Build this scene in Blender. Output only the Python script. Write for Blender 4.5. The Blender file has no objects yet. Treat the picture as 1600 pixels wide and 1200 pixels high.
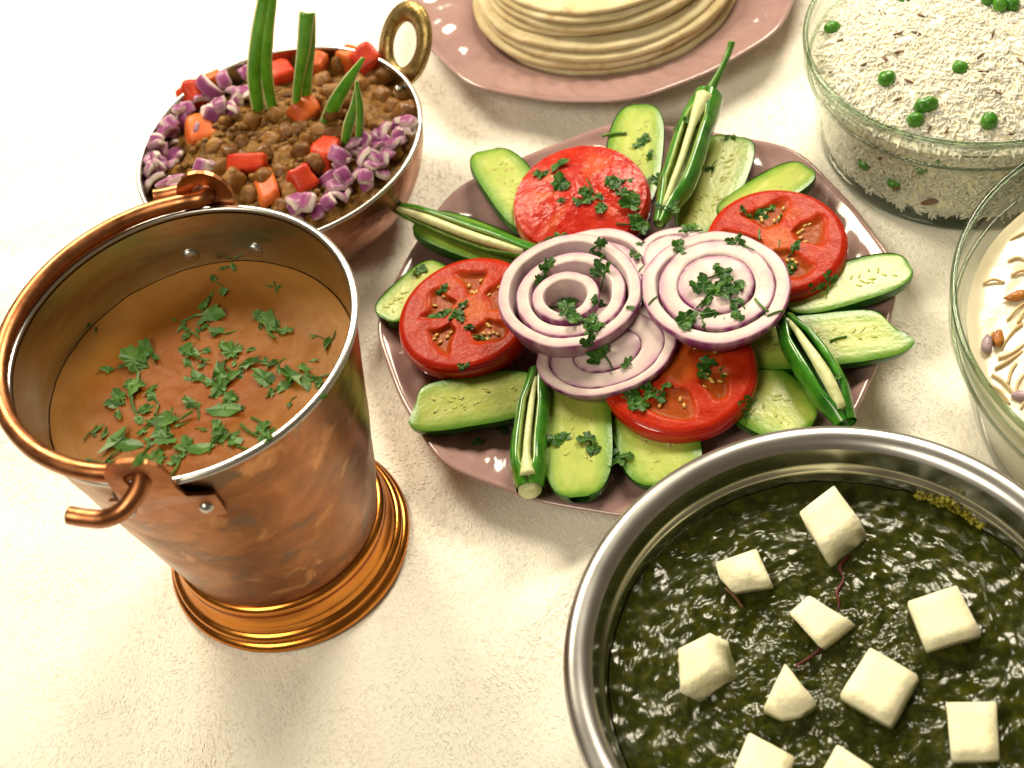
import bpy, bmesh, math, random
from mathutils import Vector, Matrix, noise
R = random.Random(7)
pi = math.pi
S = 0.01                      # everything below is written in centimetres
sc = bpy.context.scene
col = sc.collection

# ------------------------------------------------------------------ camera
PITCH, ROLL, F, H = math.radians(50.70), math.radians(-14.478), 2203.7, 54.125
fw = Vector((0, math.cos(PITCH), -math.sin(PITCH)))
r0 = Vector((1, 0, 0)); u0 = r0.cross(fw)
rt = math.cos(ROLL) * r0 + math.sin(ROLL) * u0
up = -math.sin(ROLL) * r0 + math.cos(ROLL) * u0
CAM = Vector((0, 0, H))
cd = bpy.data.cameras.new('camera'); cam = bpy.data.objects.new('camera', cd); col.objects.link(cam)
cam.matrix_world = Matrix(((rt.x, up.x, -fw.x, CAM.x * S), (rt.y, up.y, -fw.y, CAM.y * S), (rt.z, up.z, -fw.z, CAM.z * S), (0, 0, 0, 1)))
cd.sensor_width = 36; cd.lens = F / 1600 * 36; cd.clip_start = 0.01; cd.clip_end = 50
cd.dof.use_dof = True; cd.dof.focus_distance = 0.63; cd.dof.aperture_fstop = 11
sc.camera = cam

def ray(px, py): return (fw * F + rt * (px - 800) - up * (py - 600)).normalized()
def at(px, py, z):
    d = ray(px, py); return CAM + d * ((z - H) / d.z)
def at_up(px, py, base):            # point seen at the pixel on the upright plane through base that faces the camera
    d = ray(px, py); n = Vector((0, 1, 0)); return CAM + d * ((base - CAM).dot(n) / d.dot(n))

# ------------------------------------------------------------------ world, lamps, exposure
w = bpy.data.worlds.new('World'); sc.world = w; w.use_nodes = True
w.node_tree.nodes['Background'].inputs[0].default_value = (1.0, 0.78, 0.50, 1)
w.node_tree.nodes['Background'].inputs[1].default_value = 0.15
def lamp(name, loc, target, size, power, colr):
    ld = bpy.data.lights.new(name, 'AREA'); ld.shape = 'DISK'; ld.size = size * S; ld.energy = power; ld.color = colr
    o = bpy.data.objects.new(name, ld); col.objects.link(o); o.location = Vector(loc) * S
    o.rotation_euler = (Vector(target) - Vector(loc)).to_track_quat('-Z', 'Y').to_euler()
lamp('ceiling_lamp', (-40, 138, 98), (2, 45, 0), 48, 20.5, (1.0, 0.88, 0.65))
lamp('ceiling_lamp', (60, 130, 100), (2, 45, 0), 48, 22, (1.0, 0.89, 0.68))
lamp('room_lamp', (-62, -6, 105), (-6, 22, 0), 50, 9.0, (1.0, 0.91, 0.70))
sc.view_settings.view_transform = 'Standard'; sc.view_settings.look = 'None'
sc.view_settings.exposure = 0.0; sc.view_settings.gamma = 1.0
sc.cycles.sample_clamp_indirect = 0; sc.cycles.max_bounces = 12; sc.cycles.transmission_bounces = 10

# ------------------------------------------------------------------ materials
def pm(name, cols, scale=1.0, detail=4, dist=0.0, rough=0.5, metal=0.0, bump=None, sss=0, sss_r=(1, .6, .4), trans=0, ior=1.45, coat=0, sheen=0,
       attr=None, stretch=(1, 1, 1), rough2=None, bump2=None, spec=0.5, blot=None):
    m = bpy.data.materials.new(name); m.use_nodes = True; nt = m.node_tree; N = nt.nodes; L = nt.links
    b = N['Principled BSDF']
    tc = N.new('ShaderNodeTexCoord'); oi = N.new('ShaderNodeObjectInfo')
    ma = N.new('ShaderNodeVectorMath'); ma.operation = 'MULTIPLY_ADD'
    cx = N.new('ShaderNodeCombineXYZ'); L.new(oi.outputs['Random'], cx.inputs[0]); L.new(oi.outputs['Random'], cx.inputs[1])
    ma.inputs[1].default_value = stretch
    L.new(tc.outputs['Object'], ma.inputs[0]); L.new(cx.outputs[0], ma.inputs[2])
    def nz(s, d=4, ds=0.0):
        n = N.new('ShaderNodeTexNoise'); n.inputs['Scale'].default_value = s * 100; n.inputs['Detail'].default_value = d
        n.inputs['Distortion'].default_value = ds; L.new(ma.outputs[0], n.inputs['Vector']); return n
    n1 = nz(scale, detail, dist)
    rp = N.new('ShaderNodeValToRGB'); L.new(n1.outputs['Fac'], rp.inputs[0])
    els = rp.color_ramp.elements
    while len(els) < len(cols): els.new(0.5)
    for e, (p, c) in zip(els, cols): e.position = p; e.color = (*c, 1)
    out = rp.outputs[0]
    def mix(a, facsock, c, fac_curve=None):
        mx = N.new('ShaderNodeMix'); mx.data_type = 'RGBA'
        L.new(facsock, mx.inputs[0]); L.new(a, mx.inputs[6])
        if isinstance(c, tuple): mx.inputs[7].default_value = (*c, 1)
        else: L.new(c, mx.inputs[7])
        return mx.outputs[2]
    if blot:                                 # blotches: scale, threshold lo, hi, colour
        for (bs, lo, hi, c) in blot:
            n = nz(bs, 5, 0.6); mr = N.new('ShaderNodeMapRange'); mr.inputs[1].default_value = lo; mr.inputs[2].default_value = hi
            L.new(n.outputs['Fac'], mr.inputs[0]); out = mix(out, mr.outputs[0], c)
    if attr:
        a = N.new('ShaderNodeAttribute'); a.attribute_name = 'tint'
        sp = N.new('ShaderNodeSeparateColor'); L.new(a.outputs['Color'], sp.inputs[0])
        for ch, c in attr: out = mix(out, sp.outputs[ch], c)
    L.new(out, b.inputs['Base Color'])
    b.inputs['Roughness'].default_value = rough; b.inputs['Metallic'].default_value = metal
    if rough2 is not None:
        n = nz(rough2[0], 4); mr = N.new('ShaderNodeMapRange'); mr.inputs[1].default_value = .3; mr.inputs[2].default_value = .7
        mr.inputs[3].default_value = rough; mr.inputs[4].default_value = rough2[1]
        L.new(n.outputs['Fac'], mr.inputs[0]); L.new(mr.outputs[0], b.inputs['Roughness'])
    prev = None
    for bm_ in (bump, bump2):
        if bm_:
            n = nz(bm_[0], 4); bp = N.new('ShaderNodeBump'); bp.inputs['Distance'].default_value = bm_[1] * S
            bp.inputs['Strength'].default_value = bm_[2] if len(bm_) > 2 else 1
            L.new(n.outputs['Fac'], bp.inputs['Height'])
            if prev: L.new(prev, bp.inputs['Normal'])
            prev = bp.outputs[0]
    if prev: L.new(prev, b.inputs['Normal'])
    b.inputs['IOR'].default_value = ior; b.inputs['Specular IOR Level'].default_value = spec
    if sss:
        b.inputs['Subsurface Weight'].default_value = sss; b.inputs['Subsurface Radius'].default_value = sss_r
        b.inputs['Subsurface Scale'].default_value = 0.004
    if trans: b.inputs['Transmission Weight'].default_value = trans
    if coat: b.inputs['Coat Weight'].default_value = coat; b.inputs['Coat Roughness'].default_value = .08
    if sheen: b.inputs['Sheen Weight'].default_value = sheen; b.inputs['Sheen Roughness'].default_value = .5
    return m

M = {}
M['fleece'] = pm('fleece', [(.3, (.84, .80, .71)), (.7, (.90, .87, .79))], .35, 5, rough=.95, bump=(5, .05, 1), bump2=(11, .05, 1), stretch=(1, .45, 1), sheen=.3, spec=.1)
M['pile'] = pm('fleece_fibre', [(.3, (.86, .82, .73)), (.7, (.92, .89, .81))], .3, 3, rough=.95, spec=.05, sheen=.2)
M['strip'] = pm('chilli_strip', [(.3, (.055, .25, .010)), (.7, (.13, .40, .030))], 1.2, 5, rough=.25, bump=(2, .03, .5))
M['copper'] = pm('hammered_copper', [(.25, (.15, .050, .012)), (.5, (.27, .095, .023)), (.75, (.43, .175, .058))], .45, 7, .8, rough=.24, metal=1, rough2=(.5, .40),
                 bump=(.5, .14, .6), blot=[(.25, .52, .70, (.22, .085, .03)), (.8, .56, .72, (.15, .085, .045)), (.6, .60, .70, (.48, .22, .085))])
M['copper_foot'] = pm('polished_copper', [(.3, (.50, .17, .028)), (.7, (.64, .25, .05))], .4, 5, rough=.15, metal=1, rough2=(.8, .28), blot=[(.7, .66, .74, (.30, .14, .07))])
M['copper_wire'] = pm('copper_wire', [(.3, (.30, .11, .04)), (.7, (.46, .19, .085))], .8, 5, rough=.28, metal=1, rough2=(1.5, .45), bump=(3, .02, .5))
M['copper_pale'] = pm('pink_copper', [(.3, (.30, .12, .065)), (.7, (.48, .22, .14))], .6, 6, rough=.24, metal=1, rough2=(.8, .42), bump=(.9, .16, .7), blot=[(.5, .55, .7, (.24, .12, .09))])
M['steel'] = pm('brushed_steel', [(.3, (.50, .50, .42)), (.7, (.60, .60, .52))], .6, 4, rough=.17, metal=1, rough2=(.6, .24), stretch=(1, 1, 6))
M['steel_rim'] = pm('satin_steel', [(.3, (.50, .49, .48)), (.7, (.56, .55, .54))], .5, 3, rough=.27, metal=1, rough2=(.4, .33))
M['brass'] = pm('aged_brass', [(.3, (.22, .15, .05)), (.5, (.34, .24, .09)), (.75, (.52, .40, .18))], 4, 6, rough=.4, metal=1, bump=(7, .03, .8))
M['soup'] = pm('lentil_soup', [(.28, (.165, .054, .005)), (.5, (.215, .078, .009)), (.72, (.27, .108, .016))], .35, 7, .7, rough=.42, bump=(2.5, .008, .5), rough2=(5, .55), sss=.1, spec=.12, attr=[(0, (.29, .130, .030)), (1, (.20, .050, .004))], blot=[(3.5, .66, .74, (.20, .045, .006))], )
M['spinach'] = pm('spinach_puree', [(.25, (.010, .015, .0010)), (.5, (.023, .029, .0018)), (.75, (.056, .058, .004))], 2.2, 7, .5, rough=.13, bump=(4.0, .02, .7), rough2=(1.2, .30), spec=.42)
M['splash'] = pm('spinach_splash', [(.35, (.10, .10, .008)), (.7, (.38, .32, .02))], 6, 5, rough=.3)
M['paneer'] = pm('paneer', [(.3, (.80, .75, .50)), (.7, (.88, .84, .62))], .9, 5, rough=.6, bump=(4, .06, .9), bump2=(1.2, .04, .6), sss=.2, sss_r=(1, .8, .5), spec=.25, attr=[(0, (.09, .10, .012))])
M['plate'] = pm('mauve_glaze', [(.3, (.29, .175, .165)), (.7, (.35, .22, .205))], .5, 5, rough=.16, bump=(1.2, .03, .4), coat=.4)
M['cuke_skin'] = pm('cucumber_skin', [(.3, (.010, .065, .006)), (.6, (.022, .12, .010)), (.8, (.06, .21, .02))], 1.2, 5, rough=.28, stretch=(.3, 1, 1), bump=(4, .02, .5))
M['cuke'] = pm('cucumber_flesh', [(.3, (.20, .31, .028)), (.7, (.31, .41, .065))], 1.4, 5, rough=.3, bump=(5, .02, .8), sss=.25, sss_r=(.6, 1, .3),
               attr=[(0, (.05, .19, .008)), (1, (.40, .45, .085)), (2, (.50, .53, .18))], stretch=(.8, 1, 1))
M['cuke_seed'] = pm('cucumber_seed', [(.3, (.42, .47, .10)), (.7, (.50, .54, .16))], 2, 3, rough=.3, spec=.3, sss=.2, sss_r=(.6, 1, .3))
M['tom_skin'] = pm('tomato_skin', [(.3, (.40, .010, .004)), (.7, (.52, .020, .007))], .6, 3, rough=.15, coat=.3, sss=.15)
M['tom'] = pm('tomato_flesh', [(.3, (.34, .014, .003)), (.7, (.44, .036, .008))], 1.6, 6, .5, rough=.24, bump=(6, .03, .7), sss=.1, sss_r=(1, .25, .1), spec=.12, attr=[(0, (.27, .055, .005)), (1, (.50, .11, .016)), (2, (.38, .014, .004))], rough2=(6, .42))
M['tom_cap'] = pm('wet_tomato', [(.3, (.36, .012, .007)), (.7, (.47, .035, .018))], 1.6, 6, .4, rough=.11, bump=(3.4, .06, .9), sss=.1, sss_r=(1, .25, .15), rough2=(.9, .38), spec=.22,
                   attr=[(0, (.42, .085, .012)), (1, (.55, .13, .04)), (2, (.42, .02, .008))])
M['seed'] = pm('tomato_seed', [(.3, (.50, .26, .05)), (.7, (.58, .36, .10))], 3, rough=.2, coat=.5)
M['onion'] = pm('red_onion', [(.3, (.62, .52, .48)), (.7, (.72, .63, .57))], 2.5, 5, rough=.36, spec=.35, bump=(5, .015, .5), sss=.08, sss_r=(1, .7, .8),
                attr=[(0, (.21, .035, .145)), (1, (.44, .20, .34))])
M['chili'] = pm('green_chilli', [(.3, (.016, .11, .007)), (.7, (.06, .25, .016))], 1.2, 5, rough=.22, coat=.3, bump=(2, .03, .5), blot=[(2.5, .7, .76, (.10, .20, .03))])
M['chili_in'] = pm('chilli_inside', [(.3, (.22, .36, .05)), (.7, (.42, .52, .16))], 2.5, 5, rough=.4, bump=(5, .04, .7))
M['pith'] = pm('chilli_pith', [(.3, (.48, .54, .22)), (.7, (.68, .68, .40))], 3, 5, rough=.4, bump=(4, .04, .7))
M['stem'] = pm('chilli_stem', [(.3, (.04, .14, .012)), (.7, (.09, .24, .02))], 2, 4, rough=.35)
M['leaf'] = pm('coriander', [(.25, (.010, .050, .004)), (.5, (.026, .10, .008)), (.78, (.085, .20, .022))], 1.6, 4, rough=.4, bump=(4, .05, .6), spec=.35)
M['leaf_dark'] = pm('coriander_wet', [(.25, (.020, .062, .007)), (.5, (.045, .12, .016)), (.78, (.11, .21, .04))], 1.6, 4, rough=.42, bump=(4, .05, .6), spec=.3)
M['masala'] = pm('chickpea_masala', [(.25, (.055, .020, .003)), (.5, (.16, .072, .012)), (.75, (.30, .16, .036))], 1.6, 6, .6, rough=.38, bump=(3, .14, .9), rough2=(2.5, .6), spec=.22)
M['chickpea'] = pm('chickpea', [(.25, (.085, .030, .005)), (.5, (.19, .078, .014)), (.75, (.36, .19, .05))], .4, 7, .8, rough=.32, bump=(2.2, .12, .9), sss=.1, rough2=(2, .6), spec=.4)
M['tom_dice'] = pm('tomato_dice', [(.3, (.46, .07, .012)), (.7, (.58, .15, .03))], .9, 4, rough=.42, spec=.3, bump=(4, .04, .7), sss=.25, sss_r=(1, .3, .1))
M['tom_red'] = pm('tomato_dice_red', [(.3, (.42, .02, .008)), (.7, (.54, .06, .016))], .9, 4, rough=.4, spec=.3, bump=(4, .04, .7), sss=.25, sss_r=(1, .3, .1))
M['roti'] = pm('flatbread', [(.25, (.54, .43, .23)), (.5, (.63, .53, .32)), (.75, (.71, .63, .43))], .5, 6, .4, rough=.75, bump=(3.5, .06, .8), bump2=(.7, .10, .6), sss=.1, spec=.25, blot=[(.9, .60, .74, (.50, .33, .15)), (2.6, .66, .74, (.46, .28, .11))])
M['glass'] = pm('clear_glass', [(.3, (.95, .98, .95)), (.7, (.96, .985, .96))], 1, rough=0.0, trans=1, ior=1.47)
def thin_glass(tint):
    m = bpy.data.materials.new('thin_clear_glass'); m.use_nodes = True; nt = m.node_tree; nt.nodes.clear(); N = nt.nodes.new; L = nt.links
    o = N('ShaderNodeOutputMaterial'); mx = N('ShaderNodeMixShader'); t = N('ShaderNodeBsdfTransparent'); g = N('ShaderNodeBsdfGlossy'); f = N('ShaderNodeLayerWeight'); pw = N('ShaderNodeMath'); pw.operation = 'POWER'; pw.inputs[1].default_value = 4.0; ad = N('ShaderNodeMath'); ad.operation = 'MULTIPLY_ADD'; ad.inputs[1].default_value = .75; ad.inputs[2].default_value = .03
    t.inputs[0].default_value = tint; g.inputs['Roughness'].default_value = .02
    L.new(f.outputs['Facing'], pw.inputs[0]); L.new(pw.outputs[0], ad.inputs[0]); L.new(ad.outputs[0], mx.inputs[0]); L.new(t.outputs[0], mx.inputs[1]); L.new(g.outputs[0], mx.inputs[2]); L.new(mx.outputs[0], o.inputs[0]); return m
M['thin_glass'] = thin_glass((.965, .98, .955, 1)); M['edge_glass'] = thin_glass((.60, .68, .58, 1)); M['base_glass'] = thin_glass((.42, .50, .38, 1))
M['rice'] = pm('rice_grain', [(.3, (.90, .83, .64)), (.7, (.95, .91, .76))], .6, 3, rough=.45, spec=.3, sss=.6, sss_r=(1, .9, .7))
M['rice_in'] = pm('rice_mass', [(.3, (.90, .82, .62)), (.7, (.95, .90, .74))], 3, 5, rough=.55, bump=(4, .10, 1))
M['pea'] = pm('pea', [(.3, (.030, .15, .008)), (.7, (.075, .26, .018))], 1, 4, rough=.33, bump=(2.2, .10, .8), sss=.2, sss_r=(.4, 1, .2))
M['cumin'] = pm('cumin', [(.3, (.07, .03, .010)), (.7, (.19, .085, .03))], 3, 3, rough=.5)
M['milk'] = pm('milk_pudding', [(.3, (.76, .66, .47)), (.7, (.84, .77, .60))], .5, 5, .5, rough=.2, bump=(1.5, .05, .5), sss=.3, sss_r=(1, .9, .7))
M['noodle'] = pm('vermicelli', [(.3, (.58, .41, .20)), (.7, (.70, .54, .32))], 1.5, 4, rough=.3, sss=.2)
M['raisin'] = pm('raisin', [(.3, (.38, .12, .025)), (.7, (.55, .22, .05))], 2, 4, rough=.25, bump=(3, .1, 1))
M['strand'] = pm('red_strand', [(.3, (.045, .004, .004)), (.7, (.10, .010, .007))], 2, 3, rough=.35)
M['almond'] = pm('purple_nut', [(.3, (.36, .24, .30)), (.7, (.50, .38, .40))], 2, 3, rough=.4)

# ------------------------------------------------------------------ mesh helpers
class MB:
    def __init__(s): s.v = []; s.f = []; s.m = []; s.t = []
    def add(s, vs, fs, mi=0, ts=None):
        o = len(s.v); s.v += [tuple(x) for x in vs]; s.f += [tuple(i + o for i in f) for f in fs]
        s.m += ([mi] * len(fs) if isinstance(mi, int) else list(mi)); s.t += (ts if ts else [(0, 0, 0)] * len(vs)); return s
    def mesh(s, name, mats, smooth=True):
        me = bpy.data.meshes.new(name); me.from_pydata([(a * S, b * S, c * S) for a, b, c in s.v], [], s.f)
        for m in (mats if isinstance(mats, (list, tuple)) else [mats]): me.materials.append(m)
        me.polygons.foreach_set('material_index', s.m); me.polygons.foreach_set('use_smooth', [smooth] * len(s.f))
        if any(t != (0, 0, 0) for t in s.t):
            a = me.color_attributes.new('tint', 'FLOAT_COLOR', 'POINT')
            a.data.foreach_set('color', [x for t in s.t for x in (*t, 1)])
        me.update(); return me
    def build(s, name, mats, parent=None, loc=None, smooth=True, Mx=None):
        o = bpy.data.objects.new(name, s.mesh(name, mats, smooth)); link(o, parent, loc, Mx); return o
def link(o, parent=None, loc=None, Mx=None):
    col.objects.link(o)
    if parent: o.parent = parent
    if Mx is not None: o.matrix_basis = Matrix.Translation(Mx.to_translation() * S) @ Mx.to_3x3().to_4x4()
    elif loc is not None: o.location = Vector(loc) * S
def tag(o, label, cat, group=None, kind=None):
    if label: o['label'] = label
    if cat: o['category'] = cat
    if group: o['group'] = group
    if kind: o['kind'] = kind
    return o
def thing(name, label, cat, loc=(0, 0, 0), group=None, Mx=None):
    o = bpy.data.objects.new(name, None); link(o, None, loc, Mx); o.empty_display_size = .01; return tag(o, label, cat, group)
def frame(c, x, n):
    z = Vector(n).normalized(); x = Vector(x); x = (x - z * x.dot(z)).normalized(); y = z.cross(x)
    return Matrix(((x.x, y.x, z.x, c[0]), (x.y, y.y, z.y, c[1]), (x.z, y.z, z.z, c[2]), (0, 0, 0, 1)))

def lathe(mb, prof, seg=96, mi=0, fn=None, ts=None, close=False):
    n = len(prof); vs = []; tv = []
    for i in range(seg):
        a = 2 * pi * i / seg
        for j, (r, z) in enumerate(prof):
            if fn: r, z = fn(r, z, a, j)
            vs.append((r * math.cos(a), r * math.sin(a), z))
            if ts: tv.append(ts[j])
    fs = []; ms = []
    for i in range(seg):
        k = (i + 1) % seg
        for j in range(n if close else n - 1):
            l = (j + 1) % n
            fs.append((i * n + j, k * n + j, k * n + l, i * n + l)); ms.append(mi[j] if isinstance(mi, list) else mi)
    mb.add(vs, fs, ms, tv or None); return mb
def smooth_path(pts, k=6):
    out = []; P = [Vector(p) for p in pts]; P = [P[0] * 2 - P[1]] + P + [P[-1] * 2 - P[-2]]
    for i in range(1, len(P) - 2):
        a, b, c, d = P[i - 1:i + 3]
        for q in range(k):
            t = q / k
            out.append(.5 * ((2 * b) + (c - a) * t + (2 * a - 5 * b + 4 * c - d) * t * t + (3 * b - a - 3 * c + d) * t ** 3))
    out.append(P[-2]); return out
def lerp_list(l, t):
    x = t * (len(l) - 1); i = min(int(x), len(l) - 2); return l[i] + (l[i + 1] - l[i]) * (x - i)
def frames(path, ref=Vector((0, 0, 1))):
    out = []
    for i, p in enumerate(path):
        t = (path[min(i + 1, len(path) - 1)] - path[max(i - 1, 0)]).normalized()
        n = ref - t * ref.dot(t)
        if n.length < 1e-4: n = t.orthogonal()
        n.normalize(); out.append((p, t, n, t.cross(n)))
    return out
def tube(mb, path, radii, seg=12, mi=0, ref=Vector((0, 0, 1)), flat=1.0, cap=True):
    fr = frames(path, ref); n = len(fr); vs = []
    for i, (p, t, a, b) in enumerate(fr):
        r = lerp_list(radii, i / (n - 1)) if isinstance(radii, (list, tuple)) else radii
        for k in range(seg):
            q = 2 * pi * k / seg; vs.append(p + a * (math.cos(q) * r * flat) + b * (math.sin(q) * r))
    fs = [(i * seg + k, i * seg + (k + 1) % seg, (i + 1) * seg + (k + 1) % seg, (i + 1) * seg + k) for i in range(n - 1) for k in range(seg)]
    if cap: fs += [tuple(range(seg))[::-1], tuple(range((n - 1) * seg, n * seg))]
    mb.add(vs, fs, mi); return mb
def sbox(mb, dims, e=5, n=4, jit=0.0, shear=(0, 0), mi=0, tfn=None):
    bm = bmesh.new(); bmesh.ops.create_cube(bm, size=2)
    bmesh.ops.subdivide_edges(bm, edges=bm.edges[:], cuts=n - 1, use_grid_fill=True)
    bm.verts.ensure_lookup_table(); off = Vector((R.random() * 50, R.random() * 50, 0)); vs = []; tv = []
    for v in bm.verts:
        c = v.co; k = (abs(c.x) ** e + abs(c.y) ** e + abs(c.z) ** e) ** (-1 / e); q = c * k
        if jit: q = q * (1 + jit * noise.noise(q * 1.1 + off))
        vs.append((q.x * dims[0] + shear[0] * q.z, q.y * dims[1] + shear[1] * q.z, q.z * dims[2])); tv.append(tfn(q) if tfn else (0, 0, 0))
    mb.add(vs, [tuple(v.index for v in f.verts) for f in bm.faces], mi, tv); bm.free(); return mb
def ball(mb, c, r, sub=2, sc3=(1, 1, 1), jit=0, mi=0, rot=None):
    bm = bmesh.new(); bmesh.ops.create_icosphere(bm, subdivisions=sub, radius=1); off = Vector((R.random() * 50, R.random() * 50, 0)); vs = []
    for v in bm.verts:
        q = v.co * (1 + jit * noise.noise(v.co * 1.3 + off)); q = Vector((q.x * sc3[0], q.y * sc3[1], q.z * sc3[2])) * r
        if rot: q = rot @ q
        vs.append(q + Vector(c))
    mb.add(vs, [tuple(v.index for v in f.verts) for f in bm.faces], mi); bm.free(); return mb
def disc(mb, rad, zf, nr=60, seg=160, tf=None, r0=0.0):
    vs = [(0, 0, zf(0, 0))]; tv = [tf(0, 0) if tf else (0, 0, 0)]
    for i in range(1, nr + 1):
        r = rad * i / nr
        for k in range(seg):
            a = 2 * pi * k / seg; x, y = r * math.cos(a), r * math.sin(a); vs.append((x, y, zf(x, y))); tv.append(tf(x, y) if tf else (0, 0, 0))
    fs = [(0, 1 + k, 1 + (k + 1) % seg) for k in range(seg)]
    for i in range(nr - 1):
        o = 1 + i * seg
        fs += [(o + k, o + seg + k, o + seg + (k + 1) % seg, o + (k + 1) % seg) for k in range(seg)]
    mb.add(vs, fs, 0, tv); return mb
def fbm(x, y, s, o=4, z=0.0):
    v = 0; a = 1
    for i in range(o): v += a * noise.noise(Vector((x * s, y * s, z + i * 7.3))); a *= .55; s *= 2.05
    return v
def sstep(a, b, x):
    t = min(1, max(0, (x - a) / (b - a))); return t * t * (3 - 2 * t)

# ------------------------------------------------------------------ places (cm)
BUC = Vector((-11.895, 38.233, 0)); KAR = Vector((-8.883, 60.266, 0)); PAN = Vector((9.14, 22.992, 0)); SAL = Vector((6.743, 46.081, 0))
RIC = Vector((27.014, 53.452, 0)); PUD = Vector((29.032, 32.989, 0)); ROT = Vector((11.854, 72.581, 0))

# ------------------------------------------------------------------ cloth
BASES = [(BUC, 6.5), (KAR, 5), (PAN, 8), (SAL, 8.5), (RIC, 8.5), (PUD, 9.5), (ROT, 8.5)]
def cloth_z(x, y):
    m = 1.0
    for c, r in BASES: m = min(m, sstep(r, r + 5, math.hypot(x - c.x, y - c.y)))
    z = .55 * fbm(x, y, .055, 3, 3.1) + .25 * fbm(x, y, .14, 2, 9.0)
    z = z * m - .12 * m
    t_ = (x - 1.5) * .55 + (y - 33.0) * -.83; l_ = (x - 1.5) * .83 + (y - 33.0) * .55
    z += .55 * m * math.exp(-(t_ / 1.0) ** 2) * math.exp(-(l_ / 3.2) ** 2)
    return z - .05 + .010 * fbm(x, y, 1.3, 2, 5.0)
mb = MB(); nx, ny = 420, 470; x0, x1, y0, y1 = -62, 72, 6, 125
vs = [];
for j in range(ny + 1):
    y = y0 + (y1 - y0) * (j / ny) ** 1.35
    for i in range(nx + 1):
        x = x0 + (x1 - x0) * i / nx; vs.append((x, y, cloth_z(x, y)))
mb.add(vs, [(j * (nx + 1) + i, j * (nx + 1) + i + 1, (j + 1) * (nx + 1) + i + 1, (j + 1) * (nx + 1) + i) for j in range(ny) for i in range(nx)])
tag(mb.build('tablecloth', M['fleece']), 'cream fleece cloth spread under all the dishes', 'tablecloth', kind='structure')

# ------------------------------------------------------------------ copper bucket
BR, BZ = 6.85, 15.25
def wall_r(z): return 4.75 + (BR - 4.75) * ((z - 2.6) / (BZ - 2.6)) ** .92 if z > 2.6 else 4.75
bk = thing('copper_bucket', 'copper serving bucket with steel lip, flared foot and bail handle, full of soup', 'bucket', BUC)
zs = [2.5 + (BZ - .1 - 2.5) * i / 24 for i in range(25)]
mb = MB(); lathe(mb, [(wall_r(z), z) for z in zs], 128, fn=lambda r, z, a, j: (r + .035 * noise.noise(Vector((math.cos(a) * 3.2, math.sin(a) * 3.2, z * .55))), z))
mb.build('wall', M['copper'], bk)
mb = MB(); lathe(mb, [(wall_r(z) - .12, z) for z in zs[::-1]] + [(0, 2.6)], 128); mb.build('lining', M['steel'], bk)
mb = MB(); lathe(mb, [(BR + .03 + .16 * math.cos(q), BZ + .02 + .14 * math.sin(q)) for q in [2 * pi * k / 14 for k in range(14)]], 160, close=True); mb.build('rim', M['steel_rim'], bk)
foot = [(0, .02), (5.5, .02), (5.66, .1), (5.72, .25), (5.66, .42), (5.5, .5), (5.42, .52), (5.46, .62), (5.5, .74), (5.44, .9), (5.28, .98), (5.2, 1.0),
        (5.2, 1.1), (5.1, 1.3), (4.98, 1.5), (4.92, 1.8), (4.95, 2.05), (5.0, 2.2), (4.98, 2.38), (4.88, 2.5), (4.72, 2.56), (4.5, 2.56)]
mb = MB(); lathe(mb, foot, 128); mb.build('foot', M['copper_foot'], bk)
def az_of(px, py, z):
    q = at(px, py, z) - BUC; return math.atan2(q.y, q.x)
AZF = az_of(330, 318, BZ); AZN = az_of(228, 763, BZ)
def lug(az):
    bm = bmesh.new()
    out = [(-2.1, -2.9), (2.1, -2.9), (2.1, -1.3), (1.25, -.7), (1.1, .1)] + [(1.15 * math.cos(q), .75 + 1.15 * math.sin(q)) for q in [pi * k / 10 for k in range(11)]] + [(-1.1, .1), (-1.25, -.7), (-2.1, -1.3)]
    hol = [(.5 * math.cos(q), .75 + .5 * math.sin(q)) for q in [2 * pi * k / 14 for k in range(14)]]
    def loop(pts):
        v = [bm.verts.new((x, y, 0)) for x, y in pts]; return [bm.edges.new((v[i], v[(i + 1) % len(v)])) for i in range(len(v))]
    es = loop(out) + loop(hol); bmesh.ops.triangle_fill(bm, edges=es, use_beauty=True)
    bmesh.ops.subdivide_edges(bm, edges=[e for e in bm.edges if e.calc_length() > 1], cuts=2, use_grid_fill=False)
    bmesh.ops.triangulate(bm, faces=bm.faces[:])
    g = bmesh.ops.extrude_face_region(bm, geom=bm.faces[:])
    for v in [x for x in g['geom'] if isinstance(x, bmesh.types.BMVert)]: v.co.z = .18
    vs = []
    for v in bm.verts:
        s, t, d = v.co; z = BZ + t
        rr = wall_r(min(z, BZ - .4)) + .06 + .20 * sstep(-1.6, -.2, t)
        a = az + s / 7.0; vs.append(((rr + d) * math.cos(a), (rr + d) * math.sin(a), z))
    bm.verts.index_update(); fs = [tuple(v.index for v in f.verts) for f in bm.faces]; bm.free()
    m_ = MB(); m_.add(vs, fs); bmm = m_.build('lug', M['copper_wire'], bk, smooth=False)
    for s in (-1.55, 1.55):
        a = az + s / 7; z = BZ - 2.0; r = wall_r(z)
        m_ = MB(); ball(m_, ((r + .2) * math.cos(a), (r + .2) * math.sin(a), z), .28, 2, (1, 1, 1)); m_.build('rivet', M['steel_rim'], bmm)
        m_ = MB(); rot = Matrix.Rotation(a, 3, 'Z'); ball(m_, ((r - .13) * math.cos(a), (r - .13) * math.sin(a), z), .36, 3, (.45, 1, 1), rot=rot); m_.build('rivet', M['steel_rim'], bk)
lug(AZF); lug(AZN)
def pol(az, r, z): return Vector((r * math.cos(az), r * math.sin(az), z))
a0, a1 = AZF, AZN
while a1 < a0: a1 += 2 * pi
HZ = BZ + .75
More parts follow.
